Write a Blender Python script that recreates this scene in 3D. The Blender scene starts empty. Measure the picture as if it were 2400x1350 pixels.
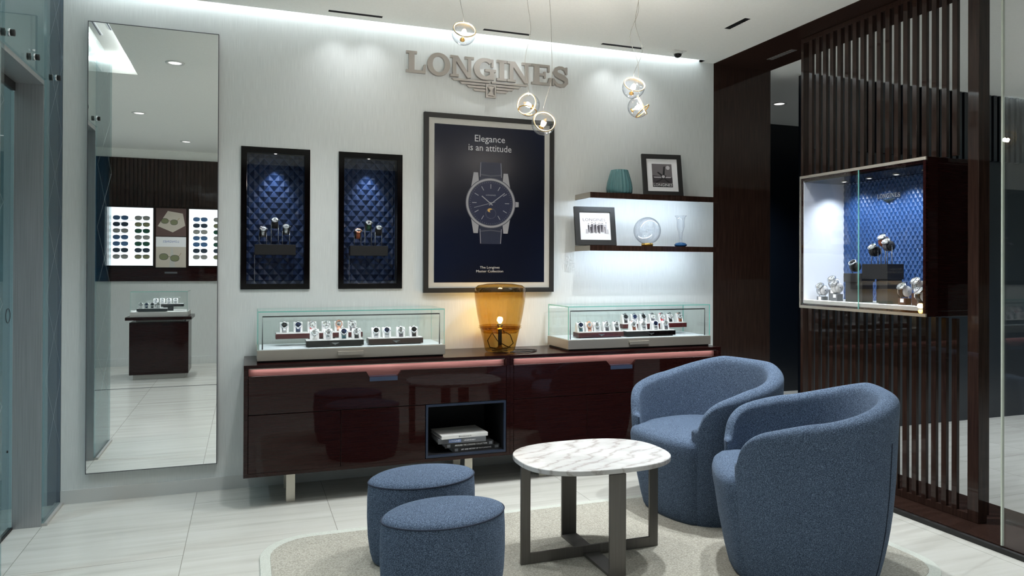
import bpy, bmesh, math, random
from math import sin, cos, pi, radians
from mathutils import Vector, Matrix
random.seed(7)
scene = bpy.context.scene
COL = scene.collection

# ------------------------------------------------------------------ camera, world, exposure
cam_data = bpy.data.cameras.new('camera')
cam = bpy.data.objects.new('camera', cam_data)
COL.objects.link(cam)
YAW, PITCH, ROLL = .34874571, .00374896, .00393741
_f = Vector((sin(YAW), cos(YAW), 0)); _r = Vector((cos(YAW), -sin(YAW), 0)); _u = Vector((0, 0, 1))
_f2 = _f * cos(PITCH) + _u * sin(PITCH); _u2 = _u * cos(PITCH) - _f * sin(PITCH)
_r3 = _r * cos(ROLL) + _u2 * sin(ROLL); _u3 = _u2 * cos(ROLL) - _r * sin(ROLL)
cam.matrix_world = Matrix(((_r3.x, _u3.x, -_f2.x, 0), (_r3.y, _u3.y, -_f2.y, -4.5685), (_r3.z, _u3.z, -_f2.z, 1.30), (0, 0, 0, 1)))
cam_data.sensor_width = 36; cam_data.lens = 1710.2 / 2400 * 36
cam_data.shift_y = -(675 - 619.9) / 2400
cam_data.clip_start = .02
scene.camera = cam
scene.view_settings.view_transform = 'Standard'
scene.view_settings.look = 'None'
scene.view_settings.gamma = 1
scene.view_settings.use_curve_mapping = False
scene.view_settings.exposure = 0.58
scene.cycles.max_bounces = 14
scene.cycles.diffuse_bounces = 5
scene.cycles.glossy_bounces = 6
scene.cycles.transparent_max_bounces = 24
scene.cycles.sample_clamp_indirect = 6
world = bpy.data.worlds.new('world'); scene.world = world
world.use_nodes = True
world.node_tree.nodes['Background'].inputs[0].default_value = (.75, .82, .9, 1)
world.node_tree.nodes['Background'].inputs[1].default_value = .25

CEIL = 2.815
def lamp(name, typ, loc, power, color=(1, 1, 1), rot=None, target=None, parent=None, **kw):
    d = bpy.data.lights.new(name, typ); d.energy = power; d.color = color
    for k, v in kw.items(): setattr(d, k, v)
    o = bpy.data.objects.new(name, d); COL.objects.link(o); o.location = loc
    if target is not None:
        o.rotation_euler = (Vector(target) - Vector(loc)).to_track_quat('-Z', 'Y').to_euler()
    elif rot: o.rotation_euler = rot
    if parent: o.parent = parent
    return o

WARM = (1, .93, .82); NEUT = (.93, .975, 1); COOL = (.78, .88, 1)
# ------------------------------------------------------------------ materials
MATS = {}
def srgb(r, g, b):
    f = lambda c: (c / 255 / 12.92) if c / 255 <= .04045 else ((c / 255 + .055) / 1.055) ** 2.4
    return (f(r), f(g), f(b), 1)
class NT:
    def __init__(s, name):
        m = bpy.data.materials.new(name); m.use_nodes = True
        s.m = m; s.t = m.node_tree; s.b = s.t.nodes['Principled BSDF']; s.out = s.t.nodes['Material Output']; MATS[name] = m
    def n(s, typ, **kw):
        x = s.t.nodes.new(typ)
        for k, v in kw.items():
            if k.startswith('i_'):
                key = k[2:]; x.inputs[int(key) if key.isdigit() else key].default_value = v
            else: setattr(x, k, v)
        return x
    def l(s, a, b): s.t.links.new(a, b)
    def coord(s, scale=(1, 1, 1), kind='Object', rot=(0, 0, 0)):
        tc = s.n('ShaderNodeTexCoord'); mp = s.n('ShaderNodeMapping'); mp.inputs['Scale'].default_value = scale; mp.inputs['Rotation'].default_value = rot
        s.l(tc.outputs[kind], mp.inputs[0]); return mp.outputs[0]
    def pos(s, scale=(1, 1, 1)):
        g = s.n('ShaderNodeNewGeometry'); mp = s.n('ShaderNodeMapping'); mp.inputs['Scale'].default_value = scale
        s.l(g.outputs['Position'], mp.inputs[0]); return mp.outputs[0]
    def ramp(s, fac, stops):
        r = s.n('ShaderNodeValToRGB'); e = r.color_ramp.elements
        while len(e) < len(stops): e.new(.5)
        for el, (p, c) in zip(e, stops): el.position = p; el.color = c
        s.l(fac, r.inputs[0]); return r.outputs[0]
    def bump(s, h, strength=.2, dist=.01):
        b = s.n('ShaderNodeBump'); b.inputs['Strength'].default_value = strength; b.inputs['Distance'].default_value = dist
        s.l(h, b.inputs['Height']); s.l(b.outputs[0], s.b.inputs['Normal'])
    def set(s, **kw):
        for k, v in kw.items(): s.b.inputs[k.replace('_', ' ')].default_value = v
        return s
def flat(name, col, rough=.5, metal=0, emis=None, es=0, coat=0):
    t = NT(name); t.set(Base_Color=col, Roughness=rough, Metallic=metal)
    if coat: t.b.inputs['Coat Weight'].default_value = coat; t.b.inputs['Coat Roughness'].default_value = .03
    # faint surface variation so that no surface is perfectly uniform
    nz = t.n('ShaderNodeTexNoise'); nz.inputs['Scale'].default_value = 35; t.l(t.pos(), nz.inputs['Vector'])
    mr = t.n('ShaderNodeMapRange'); mr.inputs['To Min'].default_value = max(0, rough - .03); mr.inputs['To Max'].default_value = min(1, rough + .04)
    t.l(nz.outputs[0], mr.inputs[0]); t.l(mr.outputs[0], t.b.inputs['Roughness'])
    if emis: t.b.inputs['Emission Color'].default_value = emis; t.b.inputs['Emission Strength'].default_value = es
    return t.m
def glass(name, tint=(1, 1, 1, 1), refl=1.0, ior=1.5, edge=None):
    t = NT(name); t.t.nodes.remove(t.b)
    tr = t.n('ShaderNodeBsdfTransparent'); tr.inputs[0].default_value = tint
    gl = t.n('ShaderNodeBsdfGlossy'); gl.inputs['Roughness'].default_value = 0.0; gl.inputs[0].default_value = (refl, refl, refl, 1)
    g_ = t.n('ShaderNodeNewGeometry'); dp = t.n('ShaderNodeVectorMath', operation='DOT_PRODUCT'); t.l(g_.outputs['Incoming'], dp.inputs[0]); t.l(g_.outputs['Normal'], dp.inputs[1])
    ab = t.n('ShaderNodeMath', operation='ABSOLUTE'); t.l(dp.outputs['Value'], ab.inputs[0]); om = t.n('ShaderNodeMath', operation='SUBTRACT'); om.inputs[0].default_value = 1; t.l(ab.outputs[0], om.inputs[1])
    pw = t.n('ShaderNodeMath', operation='POWER'); t.l(om.outputs[0], pw.inputs[0]); pw.inputs[1].default_value = 5
    f0 = ((ior - 1) / (ior + 1)) ** 2; fr = t.n('ShaderNodeMath', operation='MULTIPLY_ADD'); t.l(pw.outputs[0], fr.inputs[0]); fr.inputs[1].default_value = 1 - f0; fr.inputs[2].default_value = f0
    nz = t.n('ShaderNodeTexNoise'); nz.inputs['Scale'].default_value = 1.2; t.l(t.pos(), nz.inputs['Vector'])
    bp = t.n('ShaderNodeBump'); bp.inputs['Strength'].default_value = .01; bp.inputs['Distance'].default_value = .002
    t.l(nz.outputs[0], bp.inputs['Height']); t.l(bp.outputs[0], gl.inputs['Normal'])
    if edge:   # thicker path through the glass towards its silhouette
        p2 = t.n('ShaderNodeMath', operation='POWER'); t.l(om.outputs[0], p2.inputs[0]); p2.inputs[1].default_value = 3
        mc = t.n('ShaderNodeMixRGB'); mc.inputs[1].default_value = tint; mc.inputs[2].default_value = edge; t.l(p2.outputs[0], mc.inputs[0]); t.l(mc.outputs[0], tr.inputs[0])
    mx = t.n('ShaderNodeMixShader'); t.l(fr.outputs[0], mx.inputs[0]); t.l(tr.outputs[0], mx.inputs[1]); t.l(gl.outputs[0], mx.inputs[2])
    t.l(mx.outputs[0], t.out.inputs[0]); return t.m

def build_materials():
    # wall covering: pale fabric with fine vertical threads
    t = NT('wall_fabric'); v = t.pos((60, 60, 1.5)); nz = t.n('ShaderNodeTexNoise', i_Scale=6.0, i_Detail=4.0); t.l(v, nz.inputs['Vector'])
    t.l(t.ramp(nz.outputs[0], [(.3, srgb(206, 209, 207)), (.7, srgb(220, 223, 221))]), t.b.inputs['Base Color']); t.set(Roughness=.75)
    t.bump(nz.outputs[0], .15, .002)
    t = NT('ceiling_paint'); nz = t.n('ShaderNodeTexNoise', i_Scale=90.0); t.l(t.pos(), nz.inputs['Vector'])
    t.l(t.ramp(nz.outputs[0], [(.3, srgb(240, 240, 235)), (.7, srgb(244, 244, 239))]), t.b.inputs['Base Color']); t.set(Roughness=.85); t.bump(nz.outputs[0], .03, .001)
    # floor stone
    t = NT('floor_stone')
    g = t.n('ShaderNodeNewGeometry'); sp = t.n('ShaderNodeSeparateXYZ'); t.l(g.outputs['Position'], sp.inputs[0])
    cb = t.n('ShaderNodeCombineXYZ'); ad = t.n('ShaderNodeMath', operation='ADD'); ad.inputs[1].default_value = 12.02
    ax = t.n('ShaderNodeMath', operation='ADD'); ax.inputs[1].default_value = .262 + .345 * 40
    t.l(sp.outputs[1], ad.inputs[0]); t.l(sp.outputs[0], ax.inputs[0]); t.l(ad.outputs[0], cb.inputs[0]); t.l(ax.outputs[0], cb.inputs[1])
    br = t.n('ShaderNodeTexBrick'); br.inputs['Scale'].default_value = 1; br.inputs['Mortar Size'].default_value = .0016; br.inputs['Mortar Smooth'].default_value = .1
    br.inputs['Brick Width'].default_value = 1.38; br.inputs['Row Height'].default_value = .69; br.offset = .45
    br.inputs['Color1'].default_value = (.0, .0, .0, 1); br.inputs['Color2'].default_value = (1, 1, 1, 1); br.inputs['Mortar'].default_value = (.5, .5, .5, 1)
    t.l(cb.outputs[0], br.inputs['Vector'])
    mp = t.n('ShaderNodeMapping'); mp.inputs['Scale'].default_value = (.5, 7, 1); mp.inputs['Rotation'].default_value = (0, 0, .06); t.l(g.outputs['Position'], mp.inputs[0])
    adv = t.n('ShaderNodeVectorMath', operation='ADD'); t.l(mp.outputs[0], adv.inputs[0]); t.l(br.outputs['Color'], adv.inputs[1])
    nz = t.n('ShaderNodeTexNoise', i_Scale=2.2, i_Detail=6.0, i_Roughness=.6); t.l(adv.outputs[0], nz.inputs['Vector'])
    base = t.ramp(nz.outputs[0], [(.28, srgb(190, 188, 180)), (.5, srgb(205, 204, 196)), (.75, srgb(212, 211, 205))])
    mx = t.n('ShaderNodeMixRGB'); mx.inputs[2].default_value = srgb(150, 148, 138); t.l(br.outputs['Fac'], mx.inputs[0]); t.l(base, mx.inputs[1])
    t.l(mx.outputs[0], t.b.inputs['Base Color']); t.set(Roughness=.22); t.b.inputs['Specular IOR Level'].default_value = .45
    rr = t.n('ShaderNodeMapRange'); rr.inputs['To Min'].default_value = .16; rr.inputs['To Max'].default_value = .3; t.l(nz.outputs[0], rr.inputs[0]); t.l(rr.outputs[0], t.b.inputs['Roughness'])
    # dark lacquered wood
    for nm, c1, c2, sc in (('dark_wood', (38, 25, 21), (56, 40, 34), (40, 40, 2)), ('cabinet_wood', (28, 9, 9), (36, 13, 11), (3, 90, 110)), ('red_wood', (112, 76, 74), (138, 98, 94), (2, 40, 60)), ('tray_wood', (52, 20, 22), (74, 32, 32), (3, 40, 50))):
        t = NT(nm); v = t.pos(sc); nz = t.n('ShaderNodeTexNoise', i_Scale=2.5, i_Detail=5.0); t.l(v, nz.inputs['Vector'])
        t.l(t.ramp(nz.outputs[0], [(.3, srgb(*c1)), (.7, srgb(*c2))]), t.b.inputs['Base Color']); t.set(Roughness=.35)
        t.b.inputs['Specular IOR Level'].default_value = .02; t.b.inputs['Coat Weight'].default_value = .0 if nm == 'red_wood' else .52; t.b.inputs['Coat Roughness'].default_value = .02; t.b.inputs['Coat IOR'].default_value = 1.55
        n2 = t.n('ShaderNodeTexNoise', i_Scale=9.0, i_Detail=2.0); t.l(t.pos((1, 1, 1)), n2.inputs['Vector'])
        b = t.n('ShaderNodeBump'); b.inputs['Strength'].default_value = .035; b.inputs['Distance'].default_value = .004; t.l(n2.outputs[0], b.inputs['Height']); t.l(b.outputs[0], t.b.inputs['Coat Normal'])
    # upholstery
    t = NT('blue_wool'); v = t.coord(); nz = t.n('ShaderNodeTexNoise', i_Scale=560.0, i_Detail=2.0, i_Roughness=.7); t.l(v, nz.inputs['Vector'])
    n2 = t.n('ShaderNodeTexNoise', i_Scale=330.0, i_Detail=1.0); t.l(v, n2.inputs['Vector'])
    mm = t.n('ShaderNodeMath', operation='ADD'); t.l(nz.outputs[0], mm.inputs[0]); t.l(n2.outputs[0], mm.inputs[1]); hv = t.n('ShaderNodeMath', operation='MULTIPLY'); hv.inputs[1].default_value = .5; t.l(mm.outputs[0], hv.inputs[0])
    t.l(t.ramp(hv.outputs[0], [(.34, srgb(34, 42, 54)), (.5, srgb(72, 87, 108)), (.66, srgb(130, 148, 172))]), t.b.inputs['Base Color']); t.set(Roughness=.95)
    t.b.inputs['Specular IOR Level'].default_value = .15; t.b.inputs['Sheen Weight'].default_value = .08; t.b.inputs['Sheen Roughness'].default_value = .5; t.b.inputs['Sheen Tint'].default_value = (.6, .75, .95, 1)
    t.bump(hv.outputs[0], .35, .0015)
    flat('seam_thread', srgb(38, 48, 66), .9)
    t = NT('rug_pile'); nz = t.n('ShaderNodeTexNoise', i_Scale=150.0, i_Detail=3.0); t.l(t.pos(), nz.inputs['Vector'])
    n2 = t.n('ShaderNodeTexNoise', i_Scale=1.6, i_Detail=2.0); t.l(t.pos(), n2.inputs['Vector']); mx = t.n('ShaderNodeMixRGB', blend_type='MULTIPLY'); mx.inputs[0].default_value = .22
    t.l(t.ramp(nz.outputs[0], [(.3, srgb(154, 150, 138)), (.7, srgb(200, 197, 185))]), mx.inputs[1]); t.l(n2.outputs[0], mx.inputs[2]); t.l(mx.outputs[0], t.b.inputs['Base Color'])
    t.set(Roughness=1); t.b.inputs['Specular IOR Level'].default_value = .05; t.bump(nz.outputs[0], .6, .003)
    t = NT('rug_border'); nz = t.n('ShaderNodeTexNoise', i_Scale=200.0); t.l(t.pos(), nz.inputs['Vector'])
    t.l(t.ramp(nz.outputs[0], [(.3, srgb(184, 188, 178)), (.7, srgb(202, 205, 196))]), t.b.inputs['Base Color']); t.set(Roughness=1); t.bump(nz.outputs[0], .4, .002)
    # marble
    t = NT('marble'); v = t.coord((1, 1, 1)); nz = t.n('ShaderNodeTexNoise', i_Scale=2.5, i_Detail=8.0, i_Roughness=.6, i_Distortion=.6); t.l(v, nz.inputs['Vector'])
    wv = t.n('ShaderNodeTexWave', i_Scale=2.6, i_Distortion=11.0, i_Detail=6.0); wv.inputs['Detail Roughness'].default_value = .65; t.l(t.coord((1, 2.6, 1), rot=(0, 0, .5)), wv.inputs['Vector'])
    a = t.ramp(wv.outputs['Fac'], [(.0, srgb(176, 172, 168)), (.05, srgb(194, 191, 188)), (.16, srgb(204, 203, 202)), (1, srgb(210, 210, 209))])
    b = t.ramp(nz.outputs[0], [(.35, srgb(205, 204, 203)), (.55, (1, 1, 1, 1))]); mx = t.n('ShaderNodeMixRGB', blend_type='MULTIPLY'); mx.inputs[0].default_value = .55
    t.l(a, mx.inputs[1]); t.l(b, mx.inputs[2]); t.l(mx.outputs[0], t.b.inputs['Base Color']); t.set(Roughness=.25)
    # metals
    t = NT('bronze_metal'); v = t.pos((300, 300, 4)); nz = t.n('ShaderNodeTexNoise', i_Scale=1.0); t.l(v, nz.inputs['Vector'])
    t.l(t.ramp(nz.outputs[0], [(.3, srgb(98, 95, 91)), (.7, srgb(108, 105, 101))]), t.b.inputs['Base Color']); t.set(Metallic=.45, Roughness=.4)
    t = NT('brushed_steel'); v = t.pos((250, 250, 3)); nz = t.n('ShaderNodeTexNoise', i_Scale=1.0); t.l(v, nz.inputs['Vector'])
    t.l(t.ramp(nz.outputs[0], [(.3, srgb(158, 160, 162)), (.7, srgb(178, 180, 182))]), t.b.inputs['Base Color']); t.set(Metallic=.55, Roughness=.32)
    flat('satin_nickel', srgb(176, 170, 160), .4, .75); flat('nickel_leg', srgb(205, 200, 188), .35, .7)
    flat('sign_metal', srgb(176, 170, 163), .45, .55); flat('chrome', srgb(225, 226, 228), .08, 1); flat('pin_steel', srgb(190, 192, 196), .25, .9)
    flat('gold', srgb(214, 170, 92), .22, 1); flat('champagne_ring', srgb(226, 204, 164), .3, .6)
    MATS['black_gloss'] = flat('black_gloss', srgb(7, 5, 6), .08); MATS['black_gloss'].node_tree.nodes['Principled BSDF'].inputs['Specular IOR Level'].default_value = .4; flat('black_matte', srgb(20, 20, 22), .6); flat('charcoal_frame', srgb(24, 23, 22), .6)
    flat('dark_plastic', srgb(28, 28, 30), .4); flat('cable_black', srgb(22, 20, 20), .5); flat('white_plastic', srgb(225, 225, 222), .4)
    flat('white_leather', srgb(212, 210, 209), .55); flat('white_lacquer', srgb(232, 234, 238), .4); flat('case_grey', srgb(186, 184, 180), .45, .2); flat('case_floor', srgb(190, 196, 200), .5)
    flat('mat_board', srgb(188, 187, 181), .8); flat('paper_white', srgb(236, 235, 236), .7); flat('print_black', srgb(28, 26, 28), .7); flat('print_grey', srgb(110, 104, 106), .7); flat('print_dark', srgb(62, 56, 60), .7); flat('print_light', srgb(196, 192, 194), .7)
    flat('poster_text', srgb(190, 193, 196), .6); flat('poster_steel', srgb(150, 150, 155), .5); flat('poster_steel_dark', srgb(70, 72, 82), .5); flat('poster_dial', srgb(14, 24, 58), .5); flat('poster_strap', srgb(22, 30, 54), .5); flat('poster_stitch', srgb(150, 150, 160), .6); flat('poster_gold', srgb(190, 150, 80), .5)
    t = NT('poster_blue'); t.set(Roughness=.3); g = t.n('ShaderNodeTexNoise', i_Scale=.9); t.l(t.pos(), g.inputs['Vector'])
    t.l(t.ramp(g.outputs[0], [(.35, srgb(8, 12, 28)), (.65, srgb(13, 22, 46))]), t.b.inputs['Base Color']); t.b.inputs['Specular IOR Level'].default_value = .25
    t = NT('quilt_blue'); nz = t.n('ShaderNodeTexNoise', i_Scale=400.0); t.l(t.pos(), nz.inputs['Vector'])
    t.l(t.ramp(nz.outputs[0], [(.3, srgb(12, 36, 72)), (.7, srgb(18, 46, 86))]), t.b.inputs['Base Color']); t.set(Roughness=.45)
    flat('quilt_blue_bright', srgb(20, 58, 106), .42); flat('quilt_seam_bright', srgb(52, 100, 160), .45); flat('edge_pale', srgb(196, 205, 192), .3)
    flat('quilt_seam', srgb(52, 84, 140), .5)
    flat('navy_wall', srgb(9, 17, 27), .35, coat=.2); flat('navy_edge', srgb(28, 40, 60), .4); flat('niche_black', srgb(8, 9, 14), .6)
    flat('teal_wall', srgb(10, 78, 112), .4); flat('base_paint', srgb(200, 201, 198), .6); flat('pale_wall', srgb(190, 205, 208), .7); flat('brown_wall', srgb(58, 32, 24), .5)
    flat('notch_blue', srgb(62, 74, 98), .35, .3)
    flat('led_white', (1, 1, 1, 1), .5, emis=(.9, .96, 1, 1), es=4); flat('led_cove', (1, 1, 1, 1), .5, emis=(.88, .97, 1, 1), es=27)
    flat('lightbox_white', (.8, .8, .8, 1), .5, emis=(.88, .94, 1, 1), es=.75); flat('downlight_glow', (1, 1, 1, 1), .5, emis=(1, .97, .93, 1), es=.9)
    flat('bulb_warm', (1, .9, .7, 1), .5, emis=(1, .66, .3, 1), es=60); flat('bulb_pendant', (1, .95, .85, 1), .5, emis=(1, .86, .66, 1), es=45)
    glass('clear_glass'); glass('wall_glass', (.88, .95, .95, 1), .6); glass('etched_glass', (.80, .90, .92, 1), .5); glass('amber_glass', (.71, .56, .27, 1), .9); glass('smoke_amber_glass', (.84, .72, .44, 1), .9)
    glass('case_glass', (.965, .985, .98, 1)); glass('crystal', (.97, .98, 1, 1), 1, 1.9, (.38, .42, .47, 1))
    t = NT('glass_edge'); t.set(Base_Color=srgb(120, 190, 178), Roughness=.15); t.b.inputs['Emission Color'].default_value = srgb(150, 220, 205); t.b.inputs['Emission Strength'].default_value = 0.0
    flat('etch_line', srgb(175, 190, 192), .6)
    t = NT('mirror'); t.set(Base_Color=(.93, .95, .94, 1), Metallic=1, Roughness=.0)
    nz = t.n('ShaderNodeTexNoise', i_Scale=.4); t.l(t.pos(), nz.inputs['Vector']); t.bump(nz.outputs[0], .002, .001)
    t = NT('teal_glass'); t.set(Base_Color=srgb(120, 170, 172), Roughness=.12); t.b.inputs['Transmission Weight'].default_value = .6; t.b.inputs['IOR'].default_value = 1.45
    t = NT('blue_glass'); t.set(Base_Color=srgb(34, 96, 150), Roughness=.08); t.b.inputs['Transmission Weight'].default_value = .5
    flat('red_strap', srgb(190, 30, 44), .5); flat('brown_strap', srgb(140, 72, 44), .5); flat('navy_strap', srgb(40, 56, 86), .5); flat('black_strap', srgb(24, 24, 28), .5); flat('grey_strap', srgb(92, 90, 96), .5)
    flat('teal_strap', srgb(32, 84, 92), .5); flat('green_strap', srgb(24, 74, 48), .5); flat('steel_strap', srgb(200, 202, 206), .25, .85); flat('rose_strap', srgb(214, 160, 140), .25, .8); flat('white_strap', srgb(232, 230, 228), .5); flat('yellow_strap', srgb(222, 214, 130), .5)
    flat('dial_white', srgb(240, 240, 238), .3); flat('dial_blue', srgb(30, 56, 110), .25); flat('dial_black', srgb(16, 16, 20), .25); flat('dial_green', srgb(20, 80, 58), .25); flat('hand_dark', srgb(40, 40, 48), .4); flat('watch_steel', srgb(215, 217, 220), .15, .95); flat('rose_gold', srgb(220, 160, 130), .2, .95)
    flat('book_white', srgb(214, 213, 210), .6); flat('book_grey', srgb(96, 98, 102), .55); flat('book_black', srgb(26, 26, 28), .5); flat('book_label', srgb(96, 122, 176), .5)
    flat('lens_blue', srgb(78, 110, 150), .1); flat('lens_green', srgb(40, 84, 66), .1); flat('lens_grey', srgb(150, 150, 146), .1); flat('lens_olive', srgb(128, 130, 100), .1); flat('lens_dark', srgb(50, 62, 76), .1)
    flat('poster_beige', srgb(196, 186, 172), .6); flat('poster_brown', srgb(92, 70, 66), .6); flat('spacer', srgb(90, 92, 96), .4)
build_materials()
M = MATS

# ------------------------------------------------------------------ mesh building helpers
class MB:
    def __init__(s): s.v = []; s.f = []; s.mi = []; s.sm = []; s.mats = []
    def _m(s, mat):
        mat = mat or '_'
        if mat not in s.mats: s.mats.append(mat)
        return s.mats.index(mat)
    def add(s, verts, faces, mat=None, smooth=False, X=None):
        o = len(s.v); i = s._m(mat)
        for p in verts:
            p = Vector(p)
            s.v.append(X @ p if X is not None else p)
        for f in faces: s.f.append([o + k for k in f]); s.mi.append(i); s.sm.append(smooth)
        return s
    def box(s, x0, x1, y0, y1, z0, z1, mat=None, X=None):
        vs = [(x, y, z) for x in (x0, x1) for y in (y0, y1) for z in (z0, z1)]
        return s.add(vs, [(0, 1, 3, 2), (4, 6, 7, 5), (0, 4, 5, 1), (2, 3, 7, 6), (0, 2, 6, 4), (1, 5, 7, 3)], mat, X=X)
    def lathe(s, prof, n=32, mat=None, smooth=True, X=None, ribs=0, ribamp=0, closed=False):
        vs = []; fs = []
        for (r, z) in prof:
            for k in range(n):
                a = 2 * pi * k / n; rr = r * (1 + (ribamp * cos(ribs * a) if ribs else 0)); vs.append((rr * cos(a), rr * sin(a), z))
        m = len(prof)
        for i in range(m - 1 if not closed else m):
            j = (i + 1) % m
            for k in range(n): fs.append((i * n + k, i * n + (k + 1) % n, j * n + (k + 1) % n, j * n + k))
        if not closed:
            if prof[0][0] > 1e-6: fs.append(tuple(range(n - 1, -1, -1)))
            if prof[-1][0] > 1e-6: fs.append(tuple((m - 1) * n + k for k in range(n)))
        return s.add(vs, fs, mat, smooth, X)
    def cyl(s, p, r, z0, z1, n=24, mat=None, X=None):
        T = Matrix.Translation(p)
        return s.lathe([(r, z0), (r, z1)], n, mat, False, (X @ T) if X is not None else T)
    def tube(s, pts, r, n=8, mat=None, smooth=True, X=None, cap=True):
        pts = [Vector(p) for p in pts]; vs = []; fs = []
        up = Vector((0, 0, 1)); d0 = (pts[1] - pts[0]).normalized()
        if abs(d0.dot(up)) > .9: up = Vector((1, 0, 0))
        side = d0.cross(up).normalized()
        for i, p in enumerate(pts):
            d = (pts[min(i + 1, len(pts) - 1)] - pts[max(i - 1, 0)]).normalized()
            side = (side - d * side.dot(d)).normalized(); w = d.cross(side)
            rr = r[i] if isinstance(r, (list, tuple)) else r
            for k in range(n): a = 2 * pi * k / n; vs.append(p + (side * cos(a) + w * sin(a)) * rr)
        for i in range(len(pts) - 1):
            for k in range(n): fs.append((i * n + k, i * n + (k + 1) % n, (i + 1) * n + (k + 1) % n, (i + 1) * n + k))
        if cap: fs.append(tuple(range(n - 1, -1, -1))); fs.append(tuple((len(pts) - 1) * n + k for k in range(n)))
        return s.add(vs, fs, mat, smooth, X)
    def torus(s, R, r, n=48, m=10, mat=None, X=None, sx=1, sy=1):
        vs = []; fs = []
        for i in range(n):
            a = 2 * pi * i / n
            for k in range(m):
                b = 2 * pi * k / m; vs.append(((R + r * cos(b)) * cos(a) * sx, (R + r * cos(b)) * sin(a) * sy, r * sin(b)))
        for i in range(n):
            for k in range(m): fs.append((i * m + k, ((i + 1) % n) * m + k, ((i + 1) % n) * m + (k + 1) % m, i * m + (k + 1) % m))
        return s.add(vs, fs, mat, True, X)
    def prism(s, poly, h0, h1, mat=None, X=None, smooth=False):
        """poly in (x, y); extruded along z"""
        n = len(poly); a = sum(poly[i][0] * poly[(i + 1) % n][1] - poly[(i + 1) % n][0] * poly[i][1] for i in range(n))
        if a < 0: poly = poly[::-1]
        vs = [(x, y, h0) for x, y in poly] + [(x, y, h1) for x, y in poly]
        fs = [tuple(range(n - 1, -1, -1)), tuple(range(n, 2 * n))] + [(i, (i + 1) % n, n + (i + 1) % n, n + i) for i in range(n)]
        return s.add(vs, fs, mat, smooth, X)
    def ring(s, outer, inner, h0, h1, mat=None, X=None):
        n = len(outer); vs = [(x, y, h0) for x, y in outer] + [(x, y, h0) for x, y in inner] + [(x, y, h1) for x, y in outer] + [(x, y, h1) for x, y in inner]; fs = []
        for i in range(n):
            j = (i + 1) % n
            fs += [(i, n + i, n + j, j), (2 * n + i, 2 * n + j, 3 * n + j, 3 * n + i), (i, j, 2 * n + j, 2 * n + i), (n + i, 3 * n + i, 3 * n + j, n + j)]
        return s.add(vs, fs, mat, False, X)
    def ribbon(s, pts, ws, h0, h1, mat=None, X=None):
        """2-D stroke with a width at each point, extruded"""
        L = []; R = []
        for i, p in enumerate(pts):
            p = Vector(p); a = Vector(pts[max(i - 1, 0)]); b = Vector(pts[min(i + 1, len(pts) - 1)]); d = (b - a).normalized(); nrm = Vector((-d.y, d.x))
            w = ws[i] if isinstance(ws, (list, tuple)) else ws
            L.append(p + nrm * w / 2); R.append(p - nrm * w / 2)
        n = len(pts); vs = [(q.x, q.y, h) for h in (h0, h1) for q in L + R]; fs = []
        for i in range(n - 1):
            fs += [(i, i + 1, n + i + 1, n + i), (2 * n + i, 3 * n + i, 3 * n + i + 1, 2 * n + i + 1), (i, 2 * n + i, 2 * n + i + 1, i + 1), (n + i, n + i + 1, 3 * n + i + 1, 3 * n + i)]
        fs += [(0, n, 3 * n, 2 * n), (n - 1, 3 * n - 1, 4 * n - 1, 2 * n - 1)]
        return s.add(vs, fs, mat, False, X)
    def build(s, name, mat=None, parent=None, bevel=0, loc=None, recalc=True, seg=2):
        me = bpy.data.meshes.new(name); me.from_pydata([tuple(v) for v in s.v], [], s.f)
        for mn in s.mats: me.materials.append(M[mat if mn == '_' else mn])
        for p, i, sm in zip(me.polygons, s.mi, s.sm): p.material_index = i; p.use_smooth = sm
        if recalc:
            bm = bmesh.new(); bm.from_mesh(me); bmesh.ops.recalc_face_normals(bm, faces=bm.faces); bm.to_mesh(me); bm.free()
        me.update()
        o = bpy.data.objects.new(name, me); COL.objects.link(o)
        if parent: o.parent = parent
        if loc: o.location = loc
        if bevel:
            b = o.modifiers.new('bevel', 'BEVEL'); b.width = bevel; b.segments = seg; b.limit_method = 'ANGLE'; b.angle_limit = radians(40)
        return o
def tag(o, label=None, cat=None, group=None, kind=None):
    if label: o['label'] = label
    if cat: o['category'] = cat
    if group: o['group'] = group
    if kind: o['kind'] = kind
    return o
def thing(name, label, cat, loc=(0, 0, 0), rz=0, group=None):
    o = bpy.data.objects.new(name, None); COL.objects.link(o); o.empty_display_size = .05
    o.location = loc; o.rotation_euler = (0, 0, rz); return tag(o, label, cat, group)
def struct(name, mb, mat=None, **kw):
    o = mb.build(name, mat, **kw); o['kind'] = 'structure'; return o
def dup(root, loc, rz=None, label=None, group=None, swap=None):
    r = root.copy(); COL.objects.link(r); r.location = loc
    if rz is not None: r.rotation_euler = (0, 0, rz)
    if label: r['label'] = label
    if group: r['group'] = group
    def rec(src, dst):
        for ch in list(src.children):
            c = ch.copy(); COL.objects.link(c); c.parent = dst
            if swap and ch.name.split('.')[0] in swap:
                c.data = c.data.copy(); c.data.materials[0] = M[swap[ch.name.split('.')[0]]]
            rec(ch, c)
    rec(root, r)
    return r
def box1(*a, mat=None): return MB().box(*a, mat=mat)
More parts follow.
